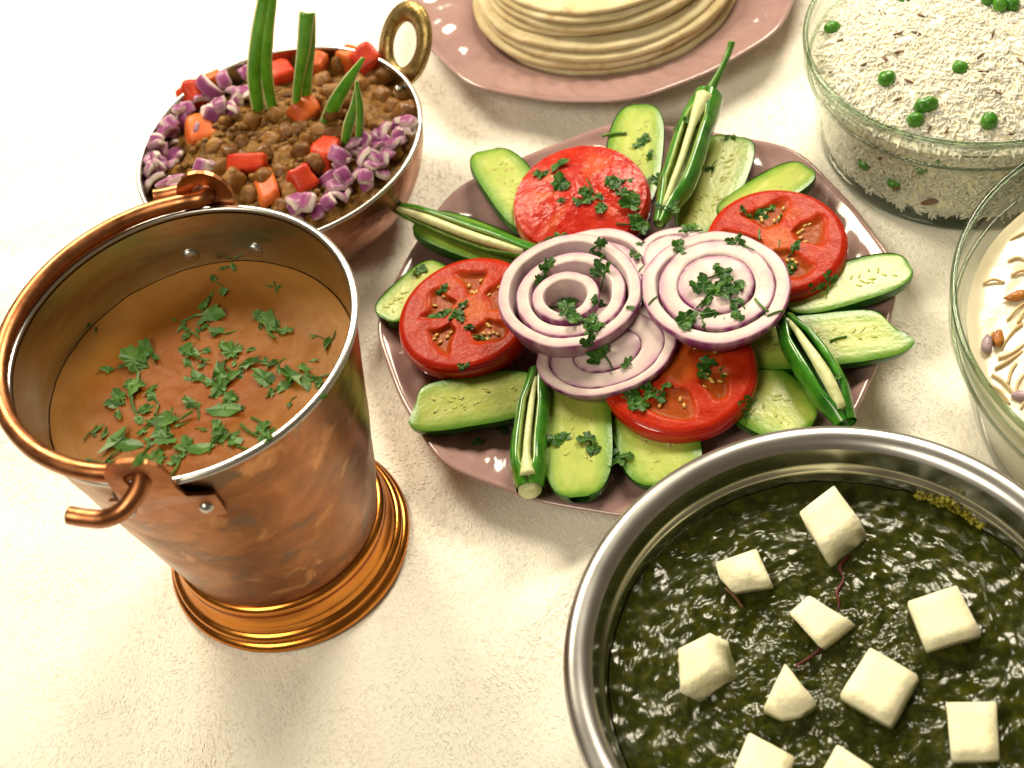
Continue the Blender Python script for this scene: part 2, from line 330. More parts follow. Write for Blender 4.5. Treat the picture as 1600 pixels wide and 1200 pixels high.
def hook(az, sg):
    k = sg * .14
    return [pol(az, 6.75, HZ + .05), pol(az - k * .1, 7.35, HZ - .1), pol(az + k * .4, 8.05, HZ - .45), pol(az + k * 1.1, 8.3, HZ - .75), pol(az + k * 1.8, 8.35, HZ - .8), pol(az + k * 2.3, 8.4, HZ - .75)]
arc = [pol(a0 + (a1 - a0) * t, 6.75 + .25 * math.sin(pi * t) ** .6, HZ - .22 * math.sin(pi * t) ** .5) for t in [.045 + .91 * k / 16 for k in range(17)]]
path = hook(a0, 1)[::-1] + arc + hook(a1, -1)
mb = MB(); tube(mb, smooth_path(path, 7), [.34] * 2 + [.36] * 6 + [.34] * 2, 14); mb.build('bail_handle', M['copper_wire'], bk)
SZ = 12.55
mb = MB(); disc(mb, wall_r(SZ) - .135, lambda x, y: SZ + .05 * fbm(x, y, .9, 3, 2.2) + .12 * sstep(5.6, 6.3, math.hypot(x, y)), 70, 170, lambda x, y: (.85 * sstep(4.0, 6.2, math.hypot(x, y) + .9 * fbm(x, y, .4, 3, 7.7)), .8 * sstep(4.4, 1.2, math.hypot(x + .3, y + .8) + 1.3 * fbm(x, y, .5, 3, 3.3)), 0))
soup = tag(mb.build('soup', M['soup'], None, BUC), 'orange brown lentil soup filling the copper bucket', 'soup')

# ------------------------------------------------------------------ karahi with chickpeas
KR, KZ = 7.8, 5.45
ka = thing('karahi_bowl', 'round copper and steel karahi bowl with brass ring handles, heaped with chickpeas', 'bowl', KAR)
def kprof(t):
    return (3.6 + (KR - 3.6) * math.sin(t * pi / 2) ** .75, .15 + (KZ - .15) * (1 - math.cos(t * pi / 2)) ** .85)
kp = [kprof(i / 24) for i in range(25)]
mb = MB(); lathe(mb, [(0, .1)] + kp, 128, fn=lambda r, z, a, j: (r + (.03 * noise.noise(Vector((math.cos(a) * 5, math.sin(a) * 5, z))) if 0 < j < 24 else 0), z)); mb.build('wall', M['copper_pale'], ka)
mb = MB(); lathe(mb, [(0, .35)] + [(r - .15, z + .02) for r, z in kp], 128); mb.build('lining', M['steel'], ka)
mb = MB(); lathe(mb, [(KR - .04 + .14 * math.cos(q), KZ + .12 * math.sin(q)) for q in [2 * pi * k / 12 for k in range(12)]], 160, close=True); mb.build('rim', M['steel_rim'], ka)
q = at(612, 100, KZ) - KAR; kaz = math.atan2(q.y, q.x)
for az in (kaz, kaz + pi):
    rad = Vector((math.cos(az), math.sin(az), 0)); tn = Vector((-rad.y, rad.x, 0))
    upv = (Vector((0, 0, 1)) * .80 + rad * .60).normalized() if az == kaz else (Vector((0, 0, .12)) + rad).normalized(); nn = tn.cross(upv)
    c0 = rad * (KR + .12) + Vector((0, 0, KZ - .9)) + upv * 1.9
    vs = []; seg = 64
    for i in range(seg):
        a = 2 * pi * i / seg
        for (k, d) in ((0, -.16), (0, .16), (.5, .22), (1, .16), (1, -.16), (.5, -.22)):
            ro = (1.08, 1.28) if k == 0 else ((1.95, 2.4) if k == 1 else (1.5, 1.85))
            vs.append(c0 + tn * (ro[0] * math.cos(a)) + upv * (ro[1] * math.sin(a)) + nn * d)
    mb = MB(); mb.add(vs, [(i * 6 + j, i * 6 + (j + 1) % 6, ((i + 1) % seg) * 6 + (j + 1) % 6, ((i + 1) % seg) * 6 + j) for i in range(seg) for j in range(6)]); hd = mb.build('ring_handle', M['brass'], ka)
    for s in (-.16, .16):
        m_ = MB(); p = pol(az + s, KR - .45, KZ - .75); ball(m_, p, .24); m_.build('rivet', M['steel_rim'], ka)
def kheap(x, y):
    r = math.hypot(x, y); return 4.25 + 1.25 * (1 - (r / 7.6) ** 2) + .34 * fbm(x, y, .55, 2, 1.7) + .26 * fbm(x, y, 1.5, 3, 4.4)
mb = MB(); disc(mb, 7.5, kheap, 80, 170); 
for i in range(260):
    a = R.random() * 2 * pi; r = 5.2 * math.sqrt(R.random()); x, y = r * math.cos(a) - .6, r * math.sin(a) - .2
    ball(mb, (x, y, kheap(x, y) + R.uniform(-.05, .16)), R.uniform(.14, .34), 2, (1.1, .9, .6), .5)
tag(mb.build('masala', M['masala'], None, KAR), 'thick brown chickpea masala filling the karahi bowl', 'curry')

# ------------------------------------------------------------------ steel pan with spinach
pn = thing('steel_pan', 'wide stainless steel pan with broad rolled rim, holding green spinach curry', 'pan', PAN)
pin = [(9.95, 6.5), (9.6, 6.62), (9.25, 6.52), (9.08, 6.3), (9.02, 5.95), (8.97, 5.55), (8.93, 5.36), (8.80, 5.26), (8.72, 5.1), (8.5, 3.0), (7.5, 1.0), (6.5, .6), (0, .6)]
pout = [(9.95, 6.5), (10.12, 6.3), (10.06, 6.1), (9.8, 6.0), (9.3, 5.9), (9.1, 5.0), (8.8, 2.6), (7.8, .6), (6.8, .05), (0, .05)]
mb = MB(); lathe(mb, [(10.05, 6.4)] + pin[4:], 160); lathe(mb, pout[3:], 160); mb.v = [v for v in mb.v]
mb = MB(); lathe(mb, pin[3:], 192); lathe(mb, pout[3:], 192); mb.build('wall', M['steel'], pn)
mb = MB(); rimp = [(9.8, 6.02), (10.03, 6.08), (10.16, 6.24), (10.17, 6.42), (10.05, 6.56), (9.85, 6.64), (9.6, 6.64), (9.36, 6.57), (9.2, 6.44), (9.08, 6.28)]; lathe(mb, rimp, 192); mb.build('rim', M['steel_rim'], pn)
PZ = 4.62
def pz(x, y): return PZ + .10 * fbm(x, y, .45, 2, 4.0) + .14 * fbm(x, y, 1.6, 4, 8.4)
mb = MB(); disc(mb, 8.62, pz, 130, 300); tag(mb.build('spinach_curry', M['spinach'], None, PAN), 'dark green spinach curry with glossy lumpy surface in the steel pan', 'curry')
def pxz(q): return (860 + q[0] / 2.143, 640 + q[1] / 2.143)
PANEER = [
 ([(832, 342), (948, 252), (1038, 372), (910, 468)], 5.35, (18, 40), 'large paneer cube nearest the back rim of the pan, set on a corner'),
 ([(552, 512), (688, 465), (742, 585), (608, 605), (566, 560)], 5.0, (8, 14), 'paneer cube beside the brown spice twig, left of the pan centre'),
 ([(797, 680), (865, 622), (1008, 708), (900, 792)], 5.0, (16, 16), 'small kite shaped paneer piece just below the dark red strand'),
 ([(425, 800), (535, 745), (560, 868), (433, 950)], 5.3, (44, 22), 'tilted paneer cube nearest the left rim showing a shaded side'),
 ([(785, 848), (892, 982), (838, 1016), (775, 1024), (712, 1000)], 4.95, (2, 20), 'triangular paneer piece in the middle of the spinach'),
 ([(1070, 795), (1228, 885), (1135, 1050), (968, 955)], 5.2, (6, 18), 'big diamond set paneer cube to the right of the triangular piece'),
 ([(1195, 642), (1360, 587), (1443, 745), (1258, 800)], 5.1, (0, 16), 'large square paneer cube on the right side of the pan'),
 ([(1325, 980), (1490, 977), (1500, 1165), (1342, 1170)], 5.1, (4, 14), 'rounded upright paneer cube in the lower right of the pan'),
 ([(665, 1080), (815, 1160), (770, 1290), (600, 1240)], 5.1, (2, 18), 'paneer cube cut by the lower picture edge, below the triangular piece'),
 ([(960, 1120), (1085, 1200), (1040, 1320), (880, 1260)], 5.0, (2, 18), 'paneer cube only just showing at the lower picture edge, below the diamond set cube')]
for poly, z, sh, lab in PANEER:
    z += .42
    T = [at(*pxz(p), z) for p in poly]; B = [at(*pxz((p[0] + sh[0], p[1] + sh[1])), z - .75) for p in poly]
    B = [b + (b - t) * 1.2 for t, b in zip(T, B)]
    if (T[1] - T[0]).cross(T[2] - T[1]).z < 0: T.reverse(); B.reverse()
    c = sum(B, Vector()) / len(B); n = len(T); bm = bmesh.new()
    tv = [bm.verts.new(t - c) for t in T]; bv = [bm.verts.new(b - c) for b in B]
    bm.faces.new(tv); bm.faces.new(bv[::-1])
    for i in range(n): bm.faces.new((tv[i], bv[i], bv[(i + 1) % n], tv[(i + 1) % n]))
    bmesh.ops.subdivide_edges(bm, edges=bm.edges[:], cuts=3, use_grid_fill=True)
    for v in bm.verts: v.co += Vector((noise.noise(v.co * 1.7 + c), noise.noise(v.co * 1.7 + c * 2), noise.noise(v.co * 1.7 + c * 3))) * .022
    bmesh.ops.bevel(bm, geom=[e for e in bm.edges if len(e.link_faces) == 2 and e.calc_face_angle(0) > .7], offset=.04, segments=2, affect='EDGES')
    bm.verts.index_update(); m_ = MB(); m_.add([v.co for v in bm.verts], [tuple(v.index for v in f.verts) for f in bm.faces], 0, [(.9 * sstep(PZ + .42, PZ + .12, c.z + v.co.z + .35 * noise.noise((v.co + c) * 1.6)), 0, .001) for v in bm.verts]); bm.free()
    tag(m_.build('paneer_cube', M['paneer'], None, c), lab, 'paneer', 'paneer cubes in the spinach')
mb = MB(); c = at(1500, 765, 4.9)
for i in range(170):
    t = (i / 169 - .5); az = math.atan2(c.y - PAN.y, c.x - PAN.x) + t * .30 + R.uniform(-.02, .02); r = 8.62 + R.uniform(-.15, .16)
    ball(mb, pol(az, r, 4.75 + R.random() ** 2 * .6 * (1 - 2 * abs(t))) , R.uniform(.04, .14), 1, (1, 1, .7), .4)
tag(mb.build('spinach_smear', M['splash'], None, PAN), 'yellow green smear of spinach on the far inner wall of the pan', 'smear')
def strand(pts, r, lab, cat, m):
    P = [at(*p) for p in pts]; c = P[0]; m_ = MB(); tube(m_, smooth_path([p - c for p in P], 5), r, 7, flat=.5); return tag(m_.build('spice_strand', M[m], None, c), lab, cat)
strand([(1328, 868, 4.72), (1312, 885, 4.75), (1318, 905, 4.78), (1308, 925, 4.78), (1311, 945, 4.76), (1303, 962, 4.72)], [.04, .09, .05, .08, .04, .02], 'dark red chilli strand lying on the spinach behind the kite shaped paneer', 'chilli strand', 'strand')
strand([(1290, 1008, 4.87), (1268, 1025, 4.87), (1242, 1042, 4.82)], .06, 'thin dark red strand between the kite shaped and triangular paneer', 'chilli strand', 'strand')
strand([(1133, 918, 5.02), (1148, 932, 4.97), (1161, 950, 4.87)], .06, 'brown spice twig by the paneer cube left of centre', 'spice twig', 'cumin')

# ------------------------------------------------------------------ plates
def plate(loc, rad, lab, rot=0.0):
    k = rad / 12.5
    pr = [(0, .55), (3, .55), (6.8, .55), (7.6, .6), (8.2, .74), (8.7, .95), (9.3, 1.15), (9.9, 1.3), (10.4, 1.43), (10.8, 1.53), (11.2, 1.62), (11.6, 1.7), (11.9, 1.8), (12.15, 1.95), (12.35, 2.03), (12.5, 2.02), (12.55, 1.93), (12.4, 1.8), (10, 1.05), (8.6, .6), (7.8, .1), (7, .02), (0, .1)]
    def fn(r, z, a, j):
        a = a + rot; e = sstep(8, 12.5, r); sc_ = abs(math.cos(4 * a)) ** .6
        if 9.5 < r < 11.95 and j < 14:
            u = (r - 9.7) / 2.2; z += .12 * math.sin(pi * u) * (math.sin(24 * a + 5 * math.sin(3 * u)) + .7 * math.sin(56 * a - 8 * u))
        return r * k * (1 + .016 * e * math.cos(8 * a) + .004 * e * math.cos(16 * a)), z + .07 * e * math.cos(8 * a)
    mb = MB(); lathe(mb, pr, 256, fn=fn)
    return tag(mb.build('plate', M['plate'], None, loc), lab, 'plate', 'mauve glazed plates')
plate(SAL, 12.5, 'mauve glazed plate with embossed edge under the salad', .2)
plate(ROT, 12.1, 'mauve glazed plate with embossed edge under the stack of flatbreads', .9)

# ------------------------------------------------------------------ flatbreads
RL = ['bottom flatbread of the stack, resting on the mauve plate', 'second flatbread from the bottom of the stack', 'third flatbread from the bottom of the stack', 'fourth flatbread from the bottom, just below the step', 'flatbread just above the step in the stack', 'third flatbread from the top of the stack', 'second flatbread from the top of the stack', 'top flatbread of the stack, pale and smooth']
zc = .95
for i in range(8):
    th = [.46, .48, .44, .40, .36, .38, .34, .34][i]; rr = [7.85, 8.0, 7.95, 7.75, 7.25, 7.3, 7.1, 7.0][i]
    c0 = ROT + Vector((-.2, -.9, 0)) + [Vector((.1, -.1, 0)), Vector((-.15, .1, 0)), Vector((.12, .0, 0)), Vector((-.05, .25, 0)), Vector((-.1, .6, 0)), Vector((.1, .5, 0)), Vector((-.15, .75, 0)), Vector((0, .85, 0))][i]
    pr = [(0, th)] + [(rr * q, th + .02 * math.sin(q * 20)) for q in (.2, .4, .6, .75, .86, .93, .965)] + [(rr * .99, th * .93), (rr, th * .78), (rr * 1.004, th * .5), (rr * .998, th * .2), (rr * .985, .03), (rr * .95, 0), (rr * .5, 0), (0, 0)]
    ph = R.random() * 40
    def fn(r, z, a, j, rr=rr, ph=ph, th=th):
        e = (r / rr) ** 2; x, y = math.cos(a), math.sin(a)
        return r * (1 + .016 * e * noise.noise(Vector((x * 1.2, y * 1.2, ph))) + .006 * e * noise.noise(Vector((x * 7, y * 7, ph)))), z + e * .15 * noise.noise(Vector((x * 1.7, y * 1.7, ph + 9))) + e * .06 * noise.noise(Vector((x * 5, y * 5, ph + 3)))
    mb = MB(); lathe(mb, pr, 200, fn=fn)
    tag(mb.build('flatbread', M['roti'], None, (c0.x, c0.y, zc)), RL[i], 'flatbread', 'flatbreads in the stack'); zc += th + .03

# ------------------------------------------------------------------ glass bowls
def glass_bowl(loc, r, h, rb, lab):
    k = r / 8.6
    out = [(0, .0), (rb - .9, 0), (rb - .35, .05), (rb, .35), (rb + .2, .9), (r - .62, h * .55), (r - .42, h * .70), (r - .36, h * .735), (r - .12, h * .76), (r - .05, h * .79), (r, h * .97), (r - .06, h), (r - .2, h + .02)]
    inn = [(r - .3, h - .05), (r - .33, h * .8), (r - .62, h * .72), (r - .85, h * .5), (rb - .15, 1.0), (rb - .5, .65), (rb - 1.2, .5), (0, .5)]
    t = thing('glass_bowl', lab, 'bowl', loc)
    mb = MB(); lathe(mb, out[3:11] + inn[:5], 160); mb.build('glass_wall', M['thin_glass'], t)
    mb = MB(); lathe(mb, [(r - .13 + .15 * math.cos(q), h + .0 + .15 * math.sin(q)) for q in [2 * pi * i / 14 for i in range(14)]], 180, close=True); mb.build('glass_rim', M['edge_glass'], t)
    mb = MB(); lathe(mb, [(r - .29 + .10 * math.cos(q), h * .74 + .07 * math.sin(q)) for q in [2 * pi * i / 12 for i in range(12)]], 180, close=True); mb.build('glass_ledge', M['edge_glass'], t)
    mb = MB(); lathe(mb, [(rb - .95, .02), (rb - .35, .05), (rb - .02, .33), (rb - .05, .55), (rb - .5, .5), (rb - .9, .45)], 160, close=True); mb.build('glass_base', M['base_glass'], t)
    return t
glass_bowl(RIC, 8.6, 6.85, 7.7, 'clear glass bowl with a ledge below its rim, filled with rice')
glass_bowl(PUD, 10.95, 7.7, 9.3, 'clear glass bowl at the right edge, holding milky pudding')
def rz(x, y):
    r = math.hypot(x, y); return 5.55 + 1.5 * (1 - (r / 8.0) ** 2) + .22 * fbm(x, y, .35, 3, 6.6)
mb = MB(); RP = [(7.9, 5.45), (7.75, 4.9), (7.62, 4.0), (7.52, 3.0), (7.42, 1.4), (7.1, .78), (6.6, .62), (0, .6)]
disc(mb, 7.95, rz, 60, 140); lathe(mb, RP, 140)
rm = thing('rice', 'fluffy white rice with peas and cumin heaped in the glass bowl', 'rice', RIC); rm['kind'] = 'stuff'
mb.build('rice_mass', M['rice_in'], rm)['kind'] = 'stuff'
mb = MB()
def grain(p, d, n, l, r):
    d = (d - n * d.dot(n)).normalized() + n * R.uniform(-.2, .25) + n * (R.uniform(.2, .6) if R.random() < .14 else 0); d.normalize(); b = d.cross(n).normalized(); n2 = b.cross(d); vs = [p - d * l]
    bend = n2 * R.uniform(-.06, .10)
    T3 = ((-.86, .62, -.25), (-.3, 1, .1), (.3, 1, .1), (.86, .62, -.25))
    for t, s, q in T3:
        for k in range(6):
            a = 2 * pi * k / 6; vs.append(p + d * (l * t) + (b * math.cos(a) + n2 * math.sin(a)) * (r * s) + bend * q * 3)
    vs.append(p + d * l + bend * -.9); vs[0] = vs[0] + bend * -.9
    fs = [(0, 1 + (k + 1) % 6, 1 + k) for k in range(6)] + [(25, 19 + k, 19 + (k + 1) % 6) for k in range(6)]
    for g in (1, 7, 13): fs += [(g + k, g + (k + 1) % 6, g + 6 + (k + 1) % 6, g + 6 + k) for k in range(6)]
    mb.add(vs, fs)
for i in range(5600):
    r = 7.85 * math.sqrt(R.random()); a = R.random() * 2 * pi; x, y = r * math.cos(a), r * math.sin(a)
    d = Vector((R.uniform(-1, 1), R.uniform(-1, 1), 0)); n = Vector((x * .045 + R.uniform(-.3, .3), y * .045 + R.uniform(-.3, .3), 1)).normalized()
    grain(Vector((x, y, rz(x, y) + R.uniform(-.03, .055))), d, n, R.uniform(.26, .44), R.uniform(.055, .072))
for i in range(2600):
    a = R.uniform(-pi, .3) - .3; z = R.uniform(.9, 5.5); r = 7.38 + (z - 1) * .1; n = Vector((math.cos(a), math.sin(a), 0))
    d = Vector((-n.y, n.x, 0)) * R.uniform(-1, 1) + Vector((0, 0, R.uniform(-1, 1)))
    grain(n * (r + .05) + Vector((0, 0, z)), d, n, R.uniform(.26, .42), R.uniform(.05, .065))
mb.build('rice_grains', M['rice'], rm)['kind'] = 'stuff'
pea_me = MB(); ball(pea_me, (0, 0, 0), .45, 3, (1, .96, .9), .14); pea_mesh = pea_me.mesh('pea', M['pea'])
def rice_at(px, py):
    z = 6.3
    for _ in range(6): q = at(px, py, z); z = rz(q.x - RIC.x, q.y - RIC.y)
    return q
PEAS = [(1385, 128, 'whole pea standing alone left of the rice centre'), (1452, 168, 'upper pea of the three clustered pea group in the rice'), (1440, 172, 'pea tucked beside another in the clustered group'), (1430, 193, 'lower pea of the clustered group near the bowl rim'),
        (1545, 195, 'whole pea alone near the front rim of the rice'), (1500, 106, 'half buried pea right of the rice centre'), (1300, 48, 'split pea by the far left rim with a brown edge'), (1545, 6, 'left pea of the trio at the far side of the rice'),
        (1562, 14, 'middle pea of the trio at the far side of the rice'), (1582, 12, 'right pea of the trio at the far side of the rice'), (1412, 2, 'buried pea at the top picture edge')]
for px, py, lab in PEAS:
    o = bpy.data.objects.new('pea', pea_mesh); q = rice_at(px, py); link(o, None, q + Vector((0, 0, .22 if 'buried' not in lab else .02))); o.rotation_euler = (R.random() * 6, R.random() * 6, 0); o.scale = (1, 1, 1) if 'whole' in lab else (.95, .95, .85)
    tag(o, lab, 'pea', 'peas in the rice')
def side_at(px, py, rr=7.5):
    d = ray(px, py); o = CAM - RIC; A = d.x ** 2 + d.y ** 2; B = 2 * (o.x * d.x + o.y * d.y); C = o.x ** 2 + o.y ** 2 - rr * rr
    t = (-B - math.sqrt(max(0, B * B - 4 * A * C))) / (2 * A); return CAM + d * t
for px, py, lab in [(1352, 255, 'pea pressed against the glass at the left of the bowl side'), (1398, 285, 'pea pressed against the glass beside a brown clove'), (1440, 262, 'larger pea pressed against the glass just under the ledge'), (1465, 248, 'pea against the glass right above the ledge line')]:
    o = bpy.data.objects.new('pea', pea_mesh); link(o, None, side_at(px, py)); o.scale = (.85, .85, .85); tag(o, lab, 'pea', 'peas in the rice')
cm = MB(); tube(cm, [Vector((x, .02 * x * x, 0)) for x in (-.34, -.2, 0, .2, .34)], [.03, .085, .1, .085, .03], 7); cm_mesh = cm.mesh('cumin_seed', M['cumin'])
for px, py in [(1378, 22), (1402, 56), (1432, 55), (1404, 85), (1302, 116), (1350, 104), (1420, 130), (1403, 158), (1451, 205), (1479, 207), (1532, 90), (1536, 115), (1551, 56), (1558, 148), (1314, 66), (1382, 95), (1440, 28), (1575, 212), (1595, 100)]:
    o = bpy.data.objects.new('cumin_seed', cm_mesh); link(o, None, rice_at(px, py) + Vector((0, 0, .13))); o.scale = (.8, .65, .65); o.rotation_euler = (0, R.uniform(-.2, .2), R.random() * 6); tag(o, 'small brown cumin seed lying among the white rice grains', 'cumin seed', 'cumin seeds in the rice')
for px, py, s in [(1380, 246, 1.1), (1455, 315, 1.7), (1404, 292, 1.2), (1530, 247, 1.2)]:
    o = bpy.data.objects.new('cumin_seed', cm_mesh); link(o, None, side_at(px, py, 7.62)); o.scale = (s, s, s); o.rotation_euler = (0, R.uniform(-.4, .4), R.random() * .6); tag(o, 'brown spice seed pressed against the glass side of the rice bowl', 'spice seed', 'spice seeds behind the glass')

# ------------------------------------------------------------------ pudding
VZ = 5.5
mb = MB(); disc(mb, 10.1, lambda x, y: VZ + .08 * fbm(x, y, .5, 3, 5.1) + .12 * sstep(9.6, 10.1, math.hypot(x, y)), 60, 150); lathe(mb, [(10.1, VZ + .1), (10.0, 4.4), (9.7, 3), (9.2, 1.05), (8.7, .72), (0, .62)], 150)
tag(mb.build('pudding', M['milk'], None, PUD), 'milky pudding with vermicelli in the glass bowl at the right', 'pudding')
def vseg(pts, r, name, m, lab, cat, grp=None):
    P = [at(x, y, VZ + .05) for x, y in pts]; c = P[0]; m_ = MB(); tube(m_, smooth_path([p - c + Vector((0, 0, .06 * math.sin(i * 2))) for i, p in enumerate(P)], 5), r, 7); return tag(m_.build(name, M[m], None, c), lab, cat, grp)
VS = [[(1575, 408), (1590, 404), (1606, 409)], [(1536, 443), (1552, 438), (1570, 441)], [(1574, 500), (1588, 484), (1604, 470)], [(1590, 505), (1600, 488), (1612, 478)], [(1555, 576), (1575, 565), (1598, 548)], [(1565, 545), (1580, 520), (1598, 505)],
      [(1575, 600), (1580, 580), (1588, 568)], [(1587, 620), (1590, 600), (1600, 585)], [(1550, 585), (1570, 600), (1590, 625)], [(1535, 545), (1545, 530), (1552, 518)], [(1580, 430), (1596, 424), (1612, 426)], [(1560, 560), (1582, 552), (1606, 532)],
      [(1595, 640), (1604, 620), (1612, 600)], [(1578, 375), (1592, 368), (1608, 360)], [(1545, 600), (1562, 612), (1578, 632)], [(1620, 560), (1640, 520), (1660, 500)], [(1630, 640), (1650, 600), (1690, 580)], [(1640, 430), (1670, 440), (1700, 430)]]
VSO = []
for pts in VS: VSO.append(vseg(pts, R.uniform(.055, .08), 'vermicelli_strand', 'noodle', 'short toasted vermicelli strand floating in the milky pudding', 'vermicelli', 'vermicelli strands in the pudding'))
for px, py, m, lab in [(1560, 528, 'raisin', 'orange raisin lying beside the vermicelli near the left of the pudding'), (1588, 462, 'raisin', 'small amber raisin at the far side of the pudding'), (1542, 538, 'almond', 'mauve nut sliver beside the orange raisin'), (1600, 618, 'almond', 'mauve nut sliver at the picture edge, low in the pudding')]:
    m_ = MB(); ball(m_, (0, 0, 0), .42, 2, (1.2, .6, .4), .3); o = m_.build('raisin' if m == 'raisin' else 'nut_sliver', M[m], None, at(px, py, VZ + .15)); o.rotation_euler[2] = R.random() * 3; tag(o, lab, 'raisin' if m == 'raisin' else 'nut')

# ------------------------------------------------------------------ salad: cucumber slices
def cucumber(pa, za, pb, zb, wid, lab, ea=2.6, eb=2.6, dep=1.0, roll=0.0, cut=None):
    A, B = at(*pa, za + .35), at(*pb, zb + .25); c = (A + B) / 2; L = (A - B).length / 2; x = (A - B).normalized()
    n = Vector((0, 0, 1)); Mx = frame(c, x, n) @ Matrix.Rotation(roll, 4, 'X')
    t = thing('cucumber_slice', lab, 'cucumber', group='cucumber slices around the plate', Mx=Mx)
    nu, nv = 26, 14; vs = []; tv = []; sv = []
    for i in range(nu + 1):
        u = -math.cos(pi * i / nu); e = ea if u > 0 else eb
        hw = wid / 2 * max(0.02, (1 - abs(u) ** e)) ** (1 / e); xx = u * L
        for j in range(nv + 1):
            v = -1 + 2 * j / nv; y = v * hw
            xk = xx + (cut * v * max(0, u) ** 3 if cut else 0)
            ed = max(abs(v), abs(u) ** 3)
            vs.append((xk, y, .02 * noise.noise(Vector((xk * 1.5, y * 1.5, L))) - .04 * sstep(.85, 1, ed)))
            core = sstep(.62, .45, abs(v)) * sstep(.92, .7, abs(u)); sd = core * sstep(.05, .4, noise.noise(Vector((xk * 1.6, y * 3.4, L * 9))) ) * sstep(.08, .25, abs(v))
            tv.append((sstep(.66, .99, ed) * .9, core * (.7 + .3 * noise.noise(Vector((xk * 2, y * 5, L)))), sd * .6))
            q = pi * j / nv; cq = math.cos(q); sv.append((xk, -math.copysign(abs(cq) ** .55, cq) * hw * 1.035, -.012 - math.sin(q) ** .8 * dep * (hw / (wid / 2)) ** .6))
    fs = [(i * (nv + 1) + j, (i + 1) * (nv + 1) + j, (i + 1) * (nv + 1) + j + 1, i * (nv + 1) + j + 1) for i in range(nu) for j in range(nv)]
    m_ = MB(); m_.add(vs, fs, 0, tv); m_.build('flesh', M['cuke'], t)
    m_ = MB()
    for sy in (-1, 1):
        for k in range(13):
            u = R.uniform(-.72, .72); y = sy * wid * R.uniform(.04, .19) * (1 - .3 * u * u)
            ball(m_, (u * L, y, -.012), R.uniform(.14, .22), 1, (1.0, .42, .16), .1, rot=Matrix.Rotation(sy * R.uniform(.5, 1.1), 3, 'Z'))
    m_.build('seeds', M['cuke_seed'], t)
    m_ = MB(); m_.add(sv, fs); m_.build('skin', M['cuke_skin'], t)
cucumber((760, 228), 2.7, (850, 365), 2.3, 3.1, 'cucumber slice behind the tomato cap, at the upper left of the salad', 3.4, 3, 1.0, .25)
cucumber((655, 338), 2.6, (815, 405), 2.4, 2.9, 'cucumber slice under the pale slit chilli at the left', 3.2, 3, 1.0, .2)
cucumber((1000, 158), 2.6, (980, 335), 2.3, 3.0, 'cucumber slice left of the long stemmed chilli at the back', 3, 3)
cucumber((1146, 208), 2.5, (1085, 370), 2.3, 3.0, 'cucumber slice right of the long stemmed chilli at the back', 4, 3)
cucumber((1262, 252), 2.9, (1130, 345), 2.3, 2.6, 'cucumber slice behind the right hand tomato', 3.4, 3, .9, -.15)
cucumber((1422, 408), 2.7, (1225, 475), 2.4, 2.6, 'pale cucumber slice right of the tomato, pointing to the plate edge', 3, 3)
cucumber((1408, 512), 2.6, (1150, 548), 2.3, 3.0, 'cucumber slice with slanted end, behind the slit chilli at the right', 4, 3, .95, .05, -.55)
cucumber((1262, 664), 2.5, (1120, 575), 2.1, 3.5, 'cucumber slice between the front tomato and the slit chilli', 2.4, 3)
cucumber((1046, 748), 2.5, (1005, 620), 2.1, 3.7, 'cucumber slice under the front tomato, touching the steel pan rim', 3, 3)
cucumber((904, 772), 2.7, (898, 570), 2.5, 3.2, 'cucumber slice at the front beside the chilli, topped with coriander', 3, 3, 1.1)
cucumber((643, 636), 2.5, (845, 612), 2.2, 2.8, 'cucumber slice below the left tomato with cut square end', 4.5, 3, 1.0, -.1, .25)
cucumber((597, 492), 2.5, (690, 415), 2.2, 2.2, 'sliver of cucumber poking out left of the left tomato', 3.5, 3)

